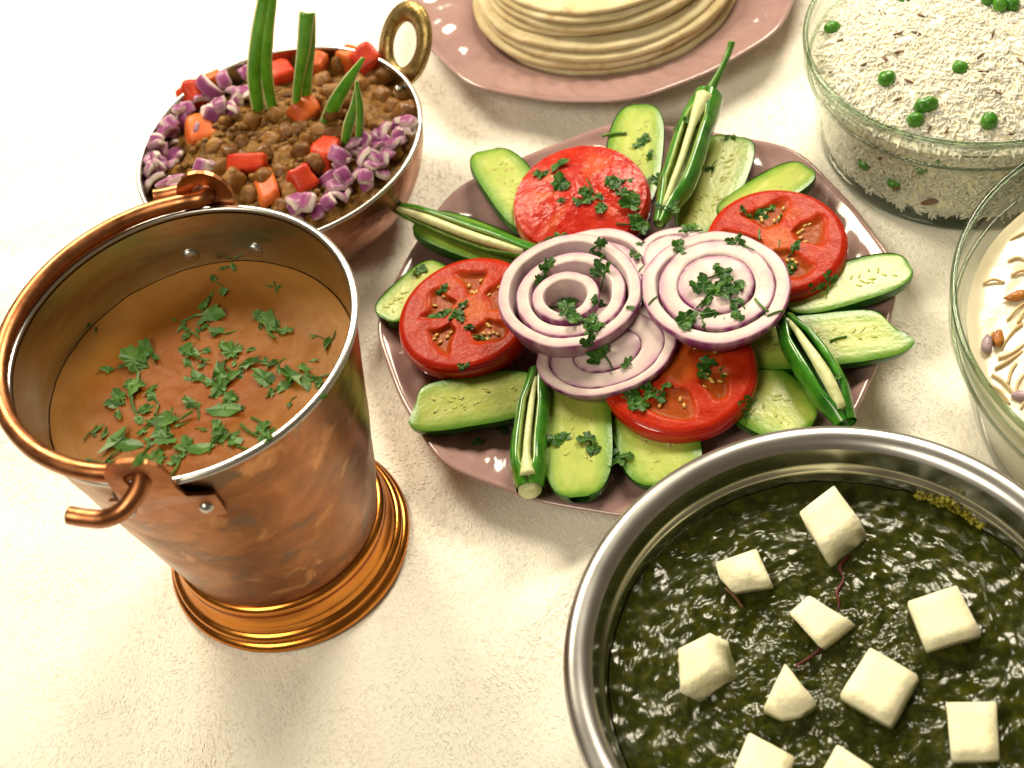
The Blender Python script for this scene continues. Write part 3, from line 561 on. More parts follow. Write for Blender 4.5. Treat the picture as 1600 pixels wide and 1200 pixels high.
# ------------------------------------------------------------------ tomatoes
def tomato(px, py, z, rad, th, lab, tilt=(0, 0, 1), cap=False, ph=0.0, nl=5, sq=1.0):
    c = at(px, py, z); Mx = frame(c, (1, 0, 0), tilt)
    t = thing('tomato_slice', lab, 'tomato', group='tomato slices on the salad', Mx=Mx)
    def loc(x, y):
        x, y = x + .35 * noise.noise(Vector((x * .45, y * .45, ph * 3))), y + .35 * noise.noise(Vector((x * .45, y * .45, ph * 3 + 8)))
        r = math.hypot(x, y) / rad; a = (math.atan2(y, x) + ph) * nl / (2 * pi) + .16 * noise.noise(Vector((math.cos(math.atan2(y, x)), math.sin(math.atan2(y, x)), ph))); k = abs((a % 1) - .5) * 2
        wob = .16 * noise.noise(Vector((x * .9, y * .9, ph)))
        return sstep(.76 + wob, .62 + wob, r) * sstep(.22, .34, r + wob) * sstep(.78, .60, k + .6 * (1 - r) * .4 + wob)
    def zf(x, y):
        r = math.hypot(x, y) / rad
        if cap: return .55 * (1 - r * r) + .045 * fbm(x, y, 1.7, 4, ph)
        return -.22 * loc(x, y) + .03 * fbm(x, y, 1.3, 3, ph) - .10 * sstep(.93, 1, r)
    def tf(x, y):
        r = math.hypot(x, y) / rad; a = math.atan2(y, x)
        if cap: return (0, .8 * sstep(.1, .35, noise.noise(Vector((math.cos(a) * 2, math.sin(a) * 2, ph)))) * sstep(.1, .5, r) * sstep(.9, .6, r) * .6, 0)
        core = sstep(.34, .12, r) + .55 * sstep(.80, .6, r) * (1 - loc(x, y)) * sstep(.0, .3, noise.noise(Vector((x * .9, y * .9, ph + 4))))
        return (loc(x, y) * .85, min(1, core) * .75, sstep(.8, .97, r) * .7)
    m_ = MB(); disc(m_, rad * .985, zf, 40, 110, tf); m_.build('flesh', M['tom_cap' if cap else 'tom'], t)
    m_ = MB(); pr = [(rad * .985, -.1 if not cap else .0), (rad * 1.01, -.14), (rad * 1.04, -th * .3), (rad * 1.035, -th * .55), (rad * .98, -th * .85), (rad * .9, -th), (0, -th)]
    lathe(m_, pr, 110, fn=lambda r, z, a, j: (r * (1 + .0 * a), z)); m_.build('skin', M['tom_skin'], t)
    if not cap:
        m_ = MB(); k = 0
        while k < 46:
            r = rad * R.uniform(.34, .66); a = R.random() * 2 * pi; x, y = r * math.cos(a), r * math.sin(a)
            if loc(x, y) > .7: ball(m_, (x, y, -.17), .13, 1, (1.35, .8, .5), .1, rot=Matrix.Rotation(a, 3, 'Z'))
            k += 1
        m_.build('seeds', M['seed'], t)
    return t
tomato(906, 308, 3.75, 3.45, 1.5, 'domed wet tomato cap at the back of the salad', (-.05, -.10, 1), True, 1.0)
tomato(728, 486, 3.6, 3.42, 1.5, 'tomato slice with yellow seeds at the left of the salad', (-.10, -.02, 1), False, .6, 5)
tomato(1213, 374, 3.7, 3.30, 1.6, 'tomato slice with pale orange core at the right of the salad', (.02, -.06, 1), False, 2.4, 4)
tomato(1060, 574, 3.7, 3.45, 1.45, 'tomato slice with thick red side at the front of the salad', (.0, -.10, 1), False, .2, 5)

# ------------------------------------------------------------------ onions
def ring(t, ro, ri, h, off, zt, sq, seg=110, slope=.0, ph=0.0, name='onion_ring'):
    b = .05; n = 5
    pr = [(ro * (1 - slope), -h), (ro * (1 - slope * .5), -h * .6), (ro, -h * .3), (ro, -b), (ro - .03, -.02), (ro - b - .02, 0)] 
    ts = [(1, 0, 0), (1, 0, 0), (1, 0, 0), (1, 0, 0), (.95, 0, 0), (.6, .6, 0)]
    if ri > .05:
        w_ = ro - b - ri - b
        pr += [(ro - b - w_ * .12, .004), (ro - b - w_ * .5, .006), (ro - b - w_ * .8, .004), (ri + b, 0), (ri, -b), (ri * (1 - slope * .4), -h * .5), (ri * (1 - slope), -h)]
        ts += [(.05, .55, 0), (0, .22, 0), (0, .15, 0), (0, .3, 0), (.05, .3, 0), (.05, .35, 0), (.1, .4, 0)]
    else:
        pr += [(ro * .85, .02), (ro * .6, .05), (ro * .3, .06), (0, .06)]; ts += [(.0, .45, 0), (0, .25, 0), (0, .2, 0), (0, .3, 0)]
    def fn(r, z, a, j):
        k = 1 + .045 * noise.noise(Vector((math.cos(a) * .9, math.sin(a) * .9, ph))) + .012 * noise.noise(Vector((math.cos(a) * 4, math.sin(a) * 4, ph))) + (.018 * noise.noise(Vector((math.cos(a) * 3, math.sin(a) * 3, ph + 9))) if j in (7, 8, 9, 10, 11) else 0); return r * k, z + .10 * noise.noise(Vector((math.cos(a) * 1.2, math.sin(a) * 1.2, ph + 5)))
    m_ = MB(); lathe(m_, pr, seg, fn=fn, ts=ts)
    m_.t = [(min(1, t[0] * (.85 + .6 * noise.noise(Vector((math.atan2(v[1], v[0]) * 7, v[2] * .6, ph))))), t[1] * (.8 + .7 * noise.noise(Vector((v[0] * 1.5, v[1] * 1.5, ph + 2)))), 0) for v, t in zip(m_.v, m_.t)]
    m_.t = [tuple(max(0.0, min(1.0, q)) for q in t) for t in m_.t]; m_.v = [(x * sq[0] + off[0], y * sq[1] + off[1], z + zt) for x, y, z in m_.v]
    m_.build(name, M['onion'], t)
def onion(px, py, z, tilt, rings, lab, h, x=(1, 0, 0)):
    c = at(px, py, z); t = thing('onion_slice', lab, 'onion', group='red onion slices in the middle of the salad', Mx=frame(c, x, tilt))
    for i, (ro, ri, off, zt, sq) in enumerate(rings): ring(t, ro, ri, h * (1 if i == 0 else .9), off, zt, sq, slope=.10, ph=px * .1 + i * 3.3)
onion(930, 425, 4.0, (.05, .05, 1), [(3.1, 2.45, (0, 0), 0, (1, 1)), (2.4, 0, (0, 0), -.1, (1, 1))], 'onion slice mostly hidden behind the open left hand onion rings', 1.0)
onion(1042, 392, 4.1, (-.2, .15, 1), [(1.7, 1.2, (0, 0), 0, (1.1, 1)), (1.15, 0, (0, 0), -.03, (1.1, 1))], 'small pale onion piece behind, between the two big onion slices', .8)
onion(948, 546, 4.35, (-.10, -.16, 1), [(3.3, 2.72, (0, 0), 0, (1, .70)), (2.70, 1.62, (0, 0), .0, (1, .70)), (1.60, 0, (0, 0), .0, (1, .70))], 'tilted closed onion slice at the front, resting on the front tomato', 1.0)
onion(888, 452, 5.5, (.0, -.06, 1), [(3.35, 2.80, (0, 0), 0, (1, 1)), (2.58, 1.95, (.06, -.10), -.22, (1, .97)), (1.58, 1.02, (-.22, -.22), -.12, (1, .93))], 'open loose red onion rings with a hollow centre, at the left', 1.5)
onion(1118, 446, 5.2, (.02, -.05, 1), [(3.38, 2.72, (0, 0), 0, (1, 1)), (2.64, 1.78, (.04, .06), .02, (1, 1)), (1.72, 0, (.06, .1), .04, (1, 1))], 'tightly nested red onion slice at the right, topped with coriander', 1.0)

# ------------------------------------------------------------------ chillies
def chilli(pts, radii, lab, gap=1.0, stem=None, pith=None, ref=(0, 0, 1), calyx=False, grp='slit green chillies on the salad', turn=0.0, inner='chili_in', endcap=False):
    P = [at(*p) for p in pts]; c = P[0].copy(); c.z -= .3
    t = thing('green_chilli', lab, 'chilli', c, grp); path = smooth_path([p - c for p in P], 8); fr = frames(path, Vector(ref)); n = len(fr)
    m_ = MB(); vs = []; ns = 18; ms = []
    for i, (p, tt, a, b) in enumerate(fr):
        r = lerp_list(radii, i / (n - 1)); g = gap * min(1, 4 * i / n, 4 * (n - 1 - i) / n) + .02
        for k in range(ns):
            q = turn + g / 2 + (2 * pi - g) * k / (ns - 1); w_ = 1 + .07 * noise.noise(Vector((i * .15, k * .4, pts[0][0])))
            vs.append(p + a * math.cos(q) * r * w_ + b * math.sin(q) * r * w_)
        for k in range(ns - 1, -1, -1):
            q = turn + g / 2 + (2 * pi - g) * k / (ns - 1); vs.append(p + (a * math.cos(q) + b * math.sin(q)) * r * .72)
    W = 2 * ns; fs = []
    for i in range(n - 1):
        for k in range(W):
            fs.append((i * W + k, i * W + (k + 1) % W, (i + 1) * W + (k + 1) % W, (i + 1) * W + k)); ms.append(0 if k < ns - 1 else 1)
    m_.add(vs, fs, ms); m_.build('skin', [M['chili'], M[inner]], t)
    if pith:
        m_ = MB(); off = Vector(ref) * .0; pp = [p + (a * math.cos(turn) + b * math.sin(turn)) * (lerp_list(radii, i / (n - 1)) * .70) for i, (p, tt, a, b) in enumerate(fr)][2:-2]
        tube(m_, pp, pith, 8, ref=Vector(ref)); m_.build('pith', M['pith'], t)
    if stem:
        sp = [at(*p) - c for p in stem]; m_ = MB(); tube(m_, smooth_path(sp, 6), [.32, .2, .16, .17, .2], 10); m_.build('stem', M['stem'], t)
    if endcap:
        m_ = MB(); ball(m_, path[0] + (path[1] - path[0]).normalized() * .12, radii[0] * .93, 2, (1, 1, .9), .12); m_.build('cut_end', M['pith'], t)
    if calyx:
        m_ = MB(); ball(m_, path[0], radii[0] * 1.25, 2, (1, 1, .8), .15); m_.build('calyx', M['stem'], t)
    return t
chilli([(828, 765, 2.9), (826, 715, 3.0), (832, 650, 3.1), (842, 580, 3.3)], [.62, .86, .84, .78, .5], 'slit green chilli at the front, pointing at the viewer beside a cucumber slice', .9, pith=[.42, .18, .16, .15, .1], endcap=True)
chilli([(602, 318, 3.2), (670, 342, 3.3), (750, 372, 3.5), (850, 402, 3.7)], [.22, .5, .62, .62, .5], 'slit green chilli at the left, its pale tip sticking out past the plate', 1.5, pith=[.12, .24, .24, .2], turn=.7)
chilli([(1108, 150, 4.6), (1085, 205, 4.3), (1062, 275, 4.1), (1030, 350, 4.0)], [.78, .95, .98, .9, .3], 'long slit green chilli with curved stem at the back of the salad', 1.1, stem=[(1105, 150, 4.7), (1120, 122, 5.2), (1132, 98, 5.6), (1140, 78, 5.9), (1143, 66, 6.1)], pith=[.5, .2, .17, .15], calyx=False)
chilli([(1226, 500, 3.6), (1255, 545, 3.6), (1290, 600, 3.5), (1322, 662, 3.2)], [.5, .85, .95, .9, .5], 'wide open slit green chilli at the right with a pale strip along it', 1.25, pith=[.10, .20, .30, .26], inner='chili')

# ------------------------------------------------------------------ karahi toppings
ITEMS = []      # (object, picture x, picture y, wording, zone) named one by one at the end
bpy.context.view_layer.update(); dg = bpy.context.evaluated_depsgraph_get()
def hit(px, py, skip=('glass_wall', 'glass_rim', 'glass_ledge', 'glass_base')):
    o = CAM * S; d = ray(px, py)
    for _ in range(8):
        ok, loc, nor, idx, ob, _m = sc.ray_cast(dg, o, d)
        if not ok: return at(px, py, 0), Vector((0, 0, 1)), None
        if ob.name.split('.')[0] in skip: o = loc + d * 1e-5; continue
        if nor.dot(d) > 0: nor = -nor
        return loc / S, nor, ob
def down(x, y):
    ok, loc, nor, idx, ob, _m = sc.ray_cast(dg, Vector((x, y, 30)) * S, Vector((0, 0, -1))); return (loc / S, nor, ob) if ok else (Vector((x, y, 0)), Vector((0, 0, 1)), None)
def put(mesh_or_obj, name, p, rot, lab, cat, grp, scl=1.0, Mx=None):
    o = bpy.data.objects.new(name, mesh_or_obj); col.objects.link(o); o.location = p * S
    if Mx is not None: o.rotation_euler = Mx.to_euler()
    else: o.rotation_euler = rot
    o.scale = (scl,) * 3 if not isinstance(scl, tuple) else scl
    return tag(o, lab, cat, grp)
peas = []
for k in range(5):
    m_ = MB(); ball(m_, (0, 0, 0), .62, 3, (R.uniform(.9, 1.15), .9, R.uniform(.8, .95)), .26); ball(m_, (.5, 0, .1), .2, 1); peas.append(m_.mesh('chickpea', M['chickpea']))
def kzone(px, py):
    if px > 575: return 'near the brass ring handle' if py < 185 else 'between the right rim and right onions'
    if px > 480: return 'behind the V shaped chilli strips' if py < 150 else ('around the V shaped chilli strips' if py < 215 else 'beside the right hand chopped onion')
    if px > 410: return 'between the tall chilli strips' if py < 190 else ('in the bowl centre, lower part' if py < 250 else 'by the front rim of the karahi')
    return 'near the left chopped onion' if py < 235 else 'around the long tomato strip'
FIXED = [(598, 152), (592, 205), (500, 207), (585, 128), (618, 240), (560, 135), (640, 228), (425, 215), (452, 205), (392, 300), (470, 235), (540, 165), (615, 170), (520, 180), (360, 240), (345, 262), (410, 240), (440, 265), (480, 312), (560, 200), (520, 150), (350, 190), (380, 222), (395, 190), (530, 100), (600, 120), (405, 100), (470, 200), (430, 180), (495, 260), (455, 300), (365, 285), (335, 225), (380, 250), (412, 275), (448, 240), (500, 165), (545, 215), (575, 225), (505, 130), (480, 215), (520, 210), (625, 150), (635, 180), (440, 320)]
for px, py in FIXED:
    p, n, ob = hit(px, py)
    o = put(R.choice(peas), 'chickpea', p + Vector((0, 0, R.uniform(-.1, .25) if px > 480 else R.uniform(-.35, .05))), (R.random() * 6, R.random() * 6, R.random() * 6), 'soft brown chickpea coated in masala in the karahi bowl', 'chickpea', 'chickpeas in the karahi', R.uniform(.9, 1.2)); ITEMS.append((o, px, py, 'masala coated chickpea', kzone(px, py)))
bits = []
for k in range(9):
    m_ = MB(); d_ = (R.uniform(.42, .78), R.uniform(.22, .46), R.uniform(.15, .23))
    sbox(m_, d_, 7, 4, .14, (R.uniform(-.15, .15), R.uniform(-.1, .1)), 0, lambda q: (max(sstep(.72, .95, q.z), .7 * sstep(.75, .95, q.x)), .8 * sstep(.3, 1, q.z) if abs(q.y) > .9 else .1, 0))
    m_.v = [(x, y, z + .5 * (.25 - x * x)) for x, y, z in m_.v]; bits.append(m_.mesh('onion_dice', M['onion']))
def inpoly(x, y, P):
    c = False
    for i in range(len(P)):
        (x1_, y1_), (x2_, y2_) = P[i], P[i - 1]
        if (y1_ > y) != (y2_ > y) and x < (x2_ - x1_) * (y - y1_) / (y2_ - y1_) + x1_: c = not c
    return c
ORDW = ['one', 'two', 'three', 'four', 'five', 'six', 'seven', 'eight', 'nine', 'ten', 'eleven', 'twelve']
LEFT = [(214, 285), (226, 215), (285, 160), (335, 135), (385, 105), (398, 165), (330, 200), (290, 235), (330, 270), (300, 305), (235, 315)]
RIGHT = [(545, 305), (500, 275), (560, 235), (620, 195), (648, 165), (658, 200), (630, 245), (570, 300), (500, 340), (440, 345), (470, 320)]
for P, lab, cnt in ((LEFT, 'chopped purple red onion dice along the left side of the karahi', 62), (RIGHT, 'chopped purple red onion dice along the right front side of the karahi', 52)):
    k = 0
    while k < cnt:
        x, y = R.uniform(200, 670), R.uniform(90, 350)
        if not inpoly(x, y, P): continue
        p, n, ob = hit(x, y); k += 1
        if math.hypot(p.x - KAR.x, p.y - KAR.y) > 7.5: p = KAR + (p - KAR) * .93; p.z = max(p.z, 4.9)
        o = put(R.choice(bits), 'onion_dice', p + Vector((0, 0, R.uniform(.0, .65))), (R.uniform(-.9, .9), R.uniform(-.9, .9), R.random() * 6), lab, 'onion dice', 'onion dice along ' + lab.split('along ')[1], R.uniform(.75, 1.15))
        row = int((y - 90) // (26 if P is LEFT else 24)); ITEMS.append((o, x, y, 'chopped red onion', ('left pile of the karahi, row %s from the back' if P is LEFT else 'right pile of the karahi, row %s from the back') % ORDW[row]))
for px, py, s, m, rz_, lab in [(310, 152, (.85, .7, .5), 'tom_red', .5, 'bright red tomato piece at the left rim of the karahi'), (328, 132, (.7, .4, .3), 'tom_dice', .2, 'flat orange tomato piece behind the red one at the left rim'), (315, 210, (.75, .9, .4), 'tom_dice', .1, 'tall orange tomato piece in the left of the karahi'),
        (440, 125, (.7, .7, .7), 'tom_red', .2, 'tomato piece between the two tallest chilli strips'), (497, 108, (.6, .6, .6), 'tom_dice', 1, 'tomato piece right of the second chilli strip'), (575, 102, (.7, .75, .7), 'tom_red', .3, 'red tomato piece near the brass ring handle'), (548, 98, (.5, .6, .6), 'tom_dice', .7, 'yellow orange tomato piece near the brass ring handle'),
        (478, 182, (.8, .7, .5), 'tom_dice', .5, 'orange tomato cube in the centre of the karahi'), (388, 262, (1.25, .5, .35), 'tom_red', -.5, 'long tomato strip leaning over the front chickpeas'), (418, 298, (.55, 1.2, .35), 'tom_dice', .15, 'upright tomato strip behind the copper hook'),
        (512, 247, (.8, .65, .6), 'tom_red', .9, 'red tomato cube beside the chopped onions at the right'), (474, 288, (.6, .7, .5), 'tom_red', .3, 'red tomato cube near the front rim of the karahi')]:
    m_ = MB(); sbox(m_, s, 8, 5, .2, (.12, .06)); p, n, ob = hit(px, py); o = m_.build('tomato_dice', M[m], None, p + Vector((0, 0, .25))); o.rotation_euler = (R.uniform(-.4, .4) + .3, R.uniform(-.4, .4), rz_); tag(o, lab, 'tomato piece', 'tomato pieces in the karahi')
def strip(base, mids, top, wid, lab):
    b, n, ob = hit(*base); b = b - Vector((0, 0, .4)); P = [b] + [at_up(x, y, b) for x, y in mids] + [at_up(*top, b)]
    c = b.copy(); path = smooth_path([p - c for p in P], 7); fr = frames(path, Vector((0, -1, .3))); nn = len(fr); vs = []; tv = []
    for i, (p, t_, a, bb) in enumerate(fr):
        w_ = lerp_list(wid, i / (nn - 1))
        prof = [(-1, .0), (-.8, .10), (-.4, .24), (0, .30), (.4, .24), (.8, .10), (1, .0), (.8, -.06), (.4, .06), (0, .1), (-.4, .06), (-.8, -.06)]
        for (s, d) in prof: vs.append(p + bb * (s * w_) + a * (d * w_ * 1.6))
    k = 12; fs = [(i * k + j, i * k + (j + 1) % k, (i + 1) * k + (j + 1) % k, (i + 1) * k + j) for i in range(nn - 1) for j in range(k)]
    ms = [0 if j in (1, 2, 3, 4) else 1 for i in range(nn - 1) for j in range(k)]
    m_ = MB(); m_.add(vs, fs + [tuple(range(k))[::-1], tuple(range((nn - 1) * k, nn * k))], ms + [1, 1])
    return tag(m_.build('chilli_strip', [M['strip'], M['pith']], None, c), lab, 'chilli strip', 'green chilli strips in the karahi')
strip((402, 172), [(398, 120), (404, 60)], (416, -8), [.34, .42, .45, .42], 'front prong of the tallest chilli strip pair, bending right at its top')
strip((424, 168), [(416, 115), (416, 60)], (424, -4), [.30, .36, .38, .3], 'rear prong of the tallest chilli strip pair, right of its twin')
strip((458, 180), [(466, 130), (474, 80)], (480, 18), [.20, .26, .36, .42], 'left half of the straight chilli strip in the karahi')
strip((474, 172), [(478, 120), (483, 70)], (486, 20), [.28, .36, .34, .24], 'right half of the straight chilli strip in the karahi')
strip((506, 190), [(524, 160), (545, 125)], (568, 90), [.45, .42, .32, .1], 'chilli strip leaning right toward the brass ring handle')
strip((532, 235), [(545, 195), (554, 165)], (558, 128), [.2, .3, .24, .08], 'left half of the short V shaped chilli strip')
strip((556, 232), [(562, 200), (562, 165)], (557, 126), [.16, .22, .2, .08], 'right half of the short V shaped chilli strip')

# ------------------------------------------------------------------ coriander
def leaf_mesh(seed, m, nlf=3, stem=True, size=1.0):
    rr = random.Random(seed); mb = MB()
    for l in range(nlf):
        a0 = (l - (nlf - 1) / 2) * rr.uniform(.85, 1.25) + rr.uniform(-.25, .25); sz = rr.uniform(.42, .74) * (1.15 if l == nlf // 2 else .85)
        c = Vector((math.cos(a0), math.sin(a0), 0)) * rr.uniform(.35, .55); n = 36; bend = rr.uniform(-.9, .9); lift = rr.uniform(-.1, .5); nt = rr.choice((7, 9, 11)); asp = rr.uniform(.6, 1.0)
        ax = Vector((math.cos(a0), math.sin(a0), 0)); ay = Vector((-math.sin(a0), math.cos(a0), 0)); pts = []
        for k in range(n):
            q = -2.8 + 5.6 * k / (n - 1); lob = abs(math.cos(q * 1.5)) ** .7
            rad = sz * (.45 + .38 * lob + .16 * abs(math.sin(q * nt / 2 + seed)) + .16 * math.cos(q / 2)) * (.8 + .2 * rr.random())
            pts.append(c + (ax * math.cos(q) + ay * (math.sin(q) * asp)) * rad * .72)
        def bz(p):
            d = p - c; s_ = d.dot(ax); t = d.dot(ay)
            return Vector((p.x, p.y, p.z + .08 + bend * t * t + lift * s_ * .6 + .2 * noise.noise(Vector((p.x * 3, p.y * 3, seed * 3.1))))) * size
        mb.add([bz(v) for v in [c] + pts], [(0, k, k + 1) for k in range(1, n)] + [(0, n, 1)])
        tube(mb, [Vector((0, 0, .05)) * size, (c * .5 + Vector((0, 0, .06))) * size, bz(c)], .04, 5)
    if stem:
        L_ = rr.uniform(.5, 1.2) * size; k = rr.uniform(-.5, .5); tube(mb, smooth_path([Vector((0, 0, .05)), Vector((-L_ * .5, k * .4, .07)), Vector((-L_, k, .06))], 3), .045, 5)
    return mb.mesh('coriander_leaf', M[m], smooth=False)
def scrap_mesh(seed):
    rr = random.Random(seed); mb = MB(); n = rr.randint(7, 12); asp = rr.uniform(.3, .9); pts = [Vector((0, 0, .06))]
    for k in range(n):
        q = 2 * pi * k / n + rr.uniform(-.2, .2); r = rr.uniform(.22, .62); pts.append(Vector((math.cos(q) * r, math.sin(q) * r * asp, .05 + rr.uniform(-.05, .14))))
    mb.add(pts, [(0, k, k % n + 1) for k in range(1, n + 1)])
    if seed % 2: tube(mb, [Vector((0, 0, .04)), Vector((-.4, .08, .05)), Vector((-.8, -.05, .04))], .04, 5)
    return mb.mesh('coriander_scrap', M['leaf_dark'], smooth=False)
LEAF = [leaf_mesh(i + 1, 'leaf', (3, 2, 3, 1)[i % 4], i % 3 == 0, R.uniform(.8, 1.1)) for i in range(16)]
LSOUP = [leaf_mesh(i + 31, 'leaf_dark', 1 + i % 2, i % 3 == 1, R.uniform(.7, .95)) for i in range(7)] + [scrap_mesh(i + 60) for i in range(12)]
bpy.context.view_layer.update(); dg = bpy.context.evaluated_depsgraph_get()
def lay(meshes, px, py, scl, lab, grp, up_off=.03, tl=.35):
    p, n, ob = hit(px, py)
    n = (n + Vector((0, 0, .6)) + Vector((R.uniform(-tl, tl), R.uniform(-tl, tl), 0))).normalized()
    Mx = frame((0, 0, 0), (R.uniform(-1, 1), R.uniform(-1, 1), 0.01), n)
    if callable(lab): lab, grp = lab(ob)
    o = put(R.choice(meshes), 'coriander_leaf', p + n * up_off, None, lab, 'coriander', grp, scl, Mx)
    if meshes is LSOUP:
        hz = 'far' if py < 480 else ('back' if py < 535 else ('middle' if py < 585 else ('centre front' if py < 640 else ('front' if py < 690 else 'nearest'))))
        ITEMS.append((o, px, py, 'chopped coriander on the soup', {'far': 'in the band below the rivets', 'back': 'in the far half', 'middle': 'in the middle band', 'centre front': 'just in front of the middle', 'front': 'in the near half', 'nearest': 'in the band nearest the near lug'}[hz] + (', left side' if px < 310 else ', right side')))
    else: ITEMS.append((o, px, py, 'coriander leaf', lab.replace('coriander leaf lying ', '')))
SHORT = {'domed wet tomato cap at the back of the salad': 'domed tomato cap', 'tightly nested red onion slice at the right': 'tightly nested onion slice', 'open loose red onion rings with a hollow centre': 'open onion rings',
         'tomato slice with yellow seeds at the left of the salad': 'left tomato slice', 'tomato slice with pale orange core at the right of the salad': 'right tomato slice', 'tomato slice with thick red side at the front of the salad': 'front tomato slice',
         'cucumber slice at the front beside the chilli': 'front cucumber slice', 'long slit green chilli with curved stem at the back of the salad': 'long stemmed chilli', 'cucumber slice left of the long stemmed chilli at the back': 'cucumber left of the long chilli', 'cucumber slice right of the long stemmed chilli at the back': 'cucumber right of the long chilli',
         'tilted closed onion slice at the front': 'tilted closed onion slice', 'onion slice mostly hidden behind the open left hand onion rings': 'half hidden onion slice', 'small pale onion piece behind': 'small pale onion piece'}
def salad_lab(ob):
    o = ob
    while o and o.parent: o = o.parent
    s = o.get('label', '') if o else ''; nm = o.name.split('.')[0] if o else ''
    if nm == 'plate' or nm == 'tablecloth': return 'green coriander leaf lying on the bare mauve plate of the salad', 'coriander on the bare plate'
    short = s.split(',')[0]
    return ' '.join(('coriander leaf lying on the ' + SHORT.get(short, short)).split()), 'coriander on the ' + short
SP = [(650, 420, 1.0), (690, 458, .8), (685, 490, 1.0), (712, 484, 1.0), (745, 512, .9), (742, 530, .8), (727, 576, .6), (870, 258, 1.0), (850, 268, .7), (876, 298, .9), (886, 312, .7), (925, 300, 1.1), (945, 290, 1.1), (970, 288, 1.2), (990, 300, 1.1), (1000, 318, 1.0), (940, 318, 1.0), (910, 318, .8), (1002, 345, 1.2), (985, 352, 1.1), (1008, 378, 1.0),
      (925, 388, 1.1), (858, 372, 1.0), (1008, 225, 1.0), (1012, 252, 1.1), (1020, 275, 1.0), (1075, 182, .9), (1060, 195, .8), (1140, 212, .6), (1112, 262, .7), (1180, 330, 1.1), (1218, 348, .9), (1200, 330, .8), (1165, 338, .8), (1238, 396, 1.0), (1245, 420, .9), (1080, 362, 1.0), (1052, 392, 1.0), (1118, 432, 1.2), (1128, 452, 1.1), (1105, 462, 1.1), (1140, 470, 1.0), (1095, 482, 1.2),
      (1120, 488, 1.1), (1070, 490, 1.0), (1060, 508, 1.1), (1085, 512, 1.0), (1150, 440, .8), (1150, 380, .9), (1165, 385, .8), (1148, 500, .7), (850, 430, .9), (858, 420, .7), (945, 432, .9), (875, 482, 1.2), (900, 488, 1.2), (925, 482, 1.1), (948, 478, 1.1), (935, 505, 1.1), (915, 515, 1.1), (925, 540, 1.1), (945, 558, .9), (975, 565, .5), (985, 478, .5),
      (1002, 622, 1.0), (1025, 608, .9), (985, 628, .8), (1042, 598, .8), (1090, 568, .9), (1110, 580, .9), (1125, 585, .7), (760, 688, 1.1), (792, 668, .8), (880, 690, .9), (905, 682, .8), (922, 690, 1.1), (940, 700, 1.0), (968, 715, 1.2), (985, 708, .8), (1168, 636, .8), (1292, 440, .8), (1275, 452, .6), (1308, 585, .8), (1186, 495, .7), (1040, 330, .8), (995, 395, .9)]
for px, py, s in SP: lay(LEAF, px, py, s * R.uniform(.85, 1.1), salad_lab, None)
SO = [(330, 492, 1.3), (318, 500, 1), (300, 520, .9), (285, 512, .9), (340, 520, .9), (418, 505, 1.1), (435, 518, 1), (410, 500, .8), (512, 538, .9), (455, 590, 1.2), (425, 600, 1.2), (440, 605, 1), (475, 578, 1), (478, 600, .9), (228, 568, 1.1), (205, 572, .9), (243, 560, .8), (165, 578, .8), (215, 602, 1.2), (238, 610, 1), (195, 632, 1.1), (212, 645, 1), (185, 650, .8), (248, 632, 1.2), (262, 652, 1), (240, 660, 1.1),
      (300, 552, 1), (318, 560, 1), (285, 555, .9), (345, 548, .9), (372, 560, 1.1), (392, 568, 1), (345, 585, 1.2), (360, 595, 1), (330, 600, 1), (310, 592, .8), (332, 622, 1.2), (350, 640, 1.2), (362, 632, .9), (340, 655, .9), (310, 640, .8), (183, 690, 1.5), (200, 697, 1.1), (150, 672, .7), (150, 722, .8), (168, 720, .9), (262, 660, 1.1), (272, 680, 1.2), (255, 672, 1), (262, 715, 1.2), (280, 725, 1), (232, 690, .9), (240, 712, .8), (330, 690, 1.1), (345, 680, 1), (315, 702, .9),
      (398, 680, 1.1), (412, 672, .9), (365, 690, .9), (350, 455, .8), (430, 450, .5), (335, 440, .5), (350, 420, .5), (365, 418, .5), (220, 720, .8), (300, 700, .9), (150, 515, .4), (375, 640, .7), (425, 570, .6), (500, 590, .7)]
SO += [(px + R.uniform(-26, 26), py + R.uniform(-20, 20), .55 * s) for px, py, s in SO if 440 < py < 720 and R.random() < .6]
for px, py, s in SO: lay(LSOUP, px, py, s * R.choice((.8, .95, 1.1, 1.25)), 'chopped coriander leaf floating on the orange lentil soup', 'coriander on the soup', .0, .15)
# loose snipped stems on the onions
st = MB(); tube(st, smooth_path([Vector((-.45, 0, .05)), Vector((0, .04, .07)), Vector((.45, 0, .05))], 3), .055, 5); st_mesh = st.mesh('coriander_stem', M['stem'])
for px, py, a, s in [(1190, 478, 1.9, 1.1), (1212, 490, 0.1, .9), (1020, 470, .6, .7), (1187, 368, 1.3, .8), (940, 405, .9, .7), (948, 452, 1.2, .4), (1002, 420, .7, .5), (1218, 380, 1.2, .5), (1160, 475, 1.6, .8), (1310, 530, 0, .9), (960, 212, -.2, 1.5), (1130, 575, .3, .6)]:
    p, n, ob = hit(px, py); o = put(st_mesh, 'snipped_sprig', p, (0, 0, a), 'short snipped green coriander stem lying loose on the salad', 'coriander stem', 'snipped coriander stems', s)

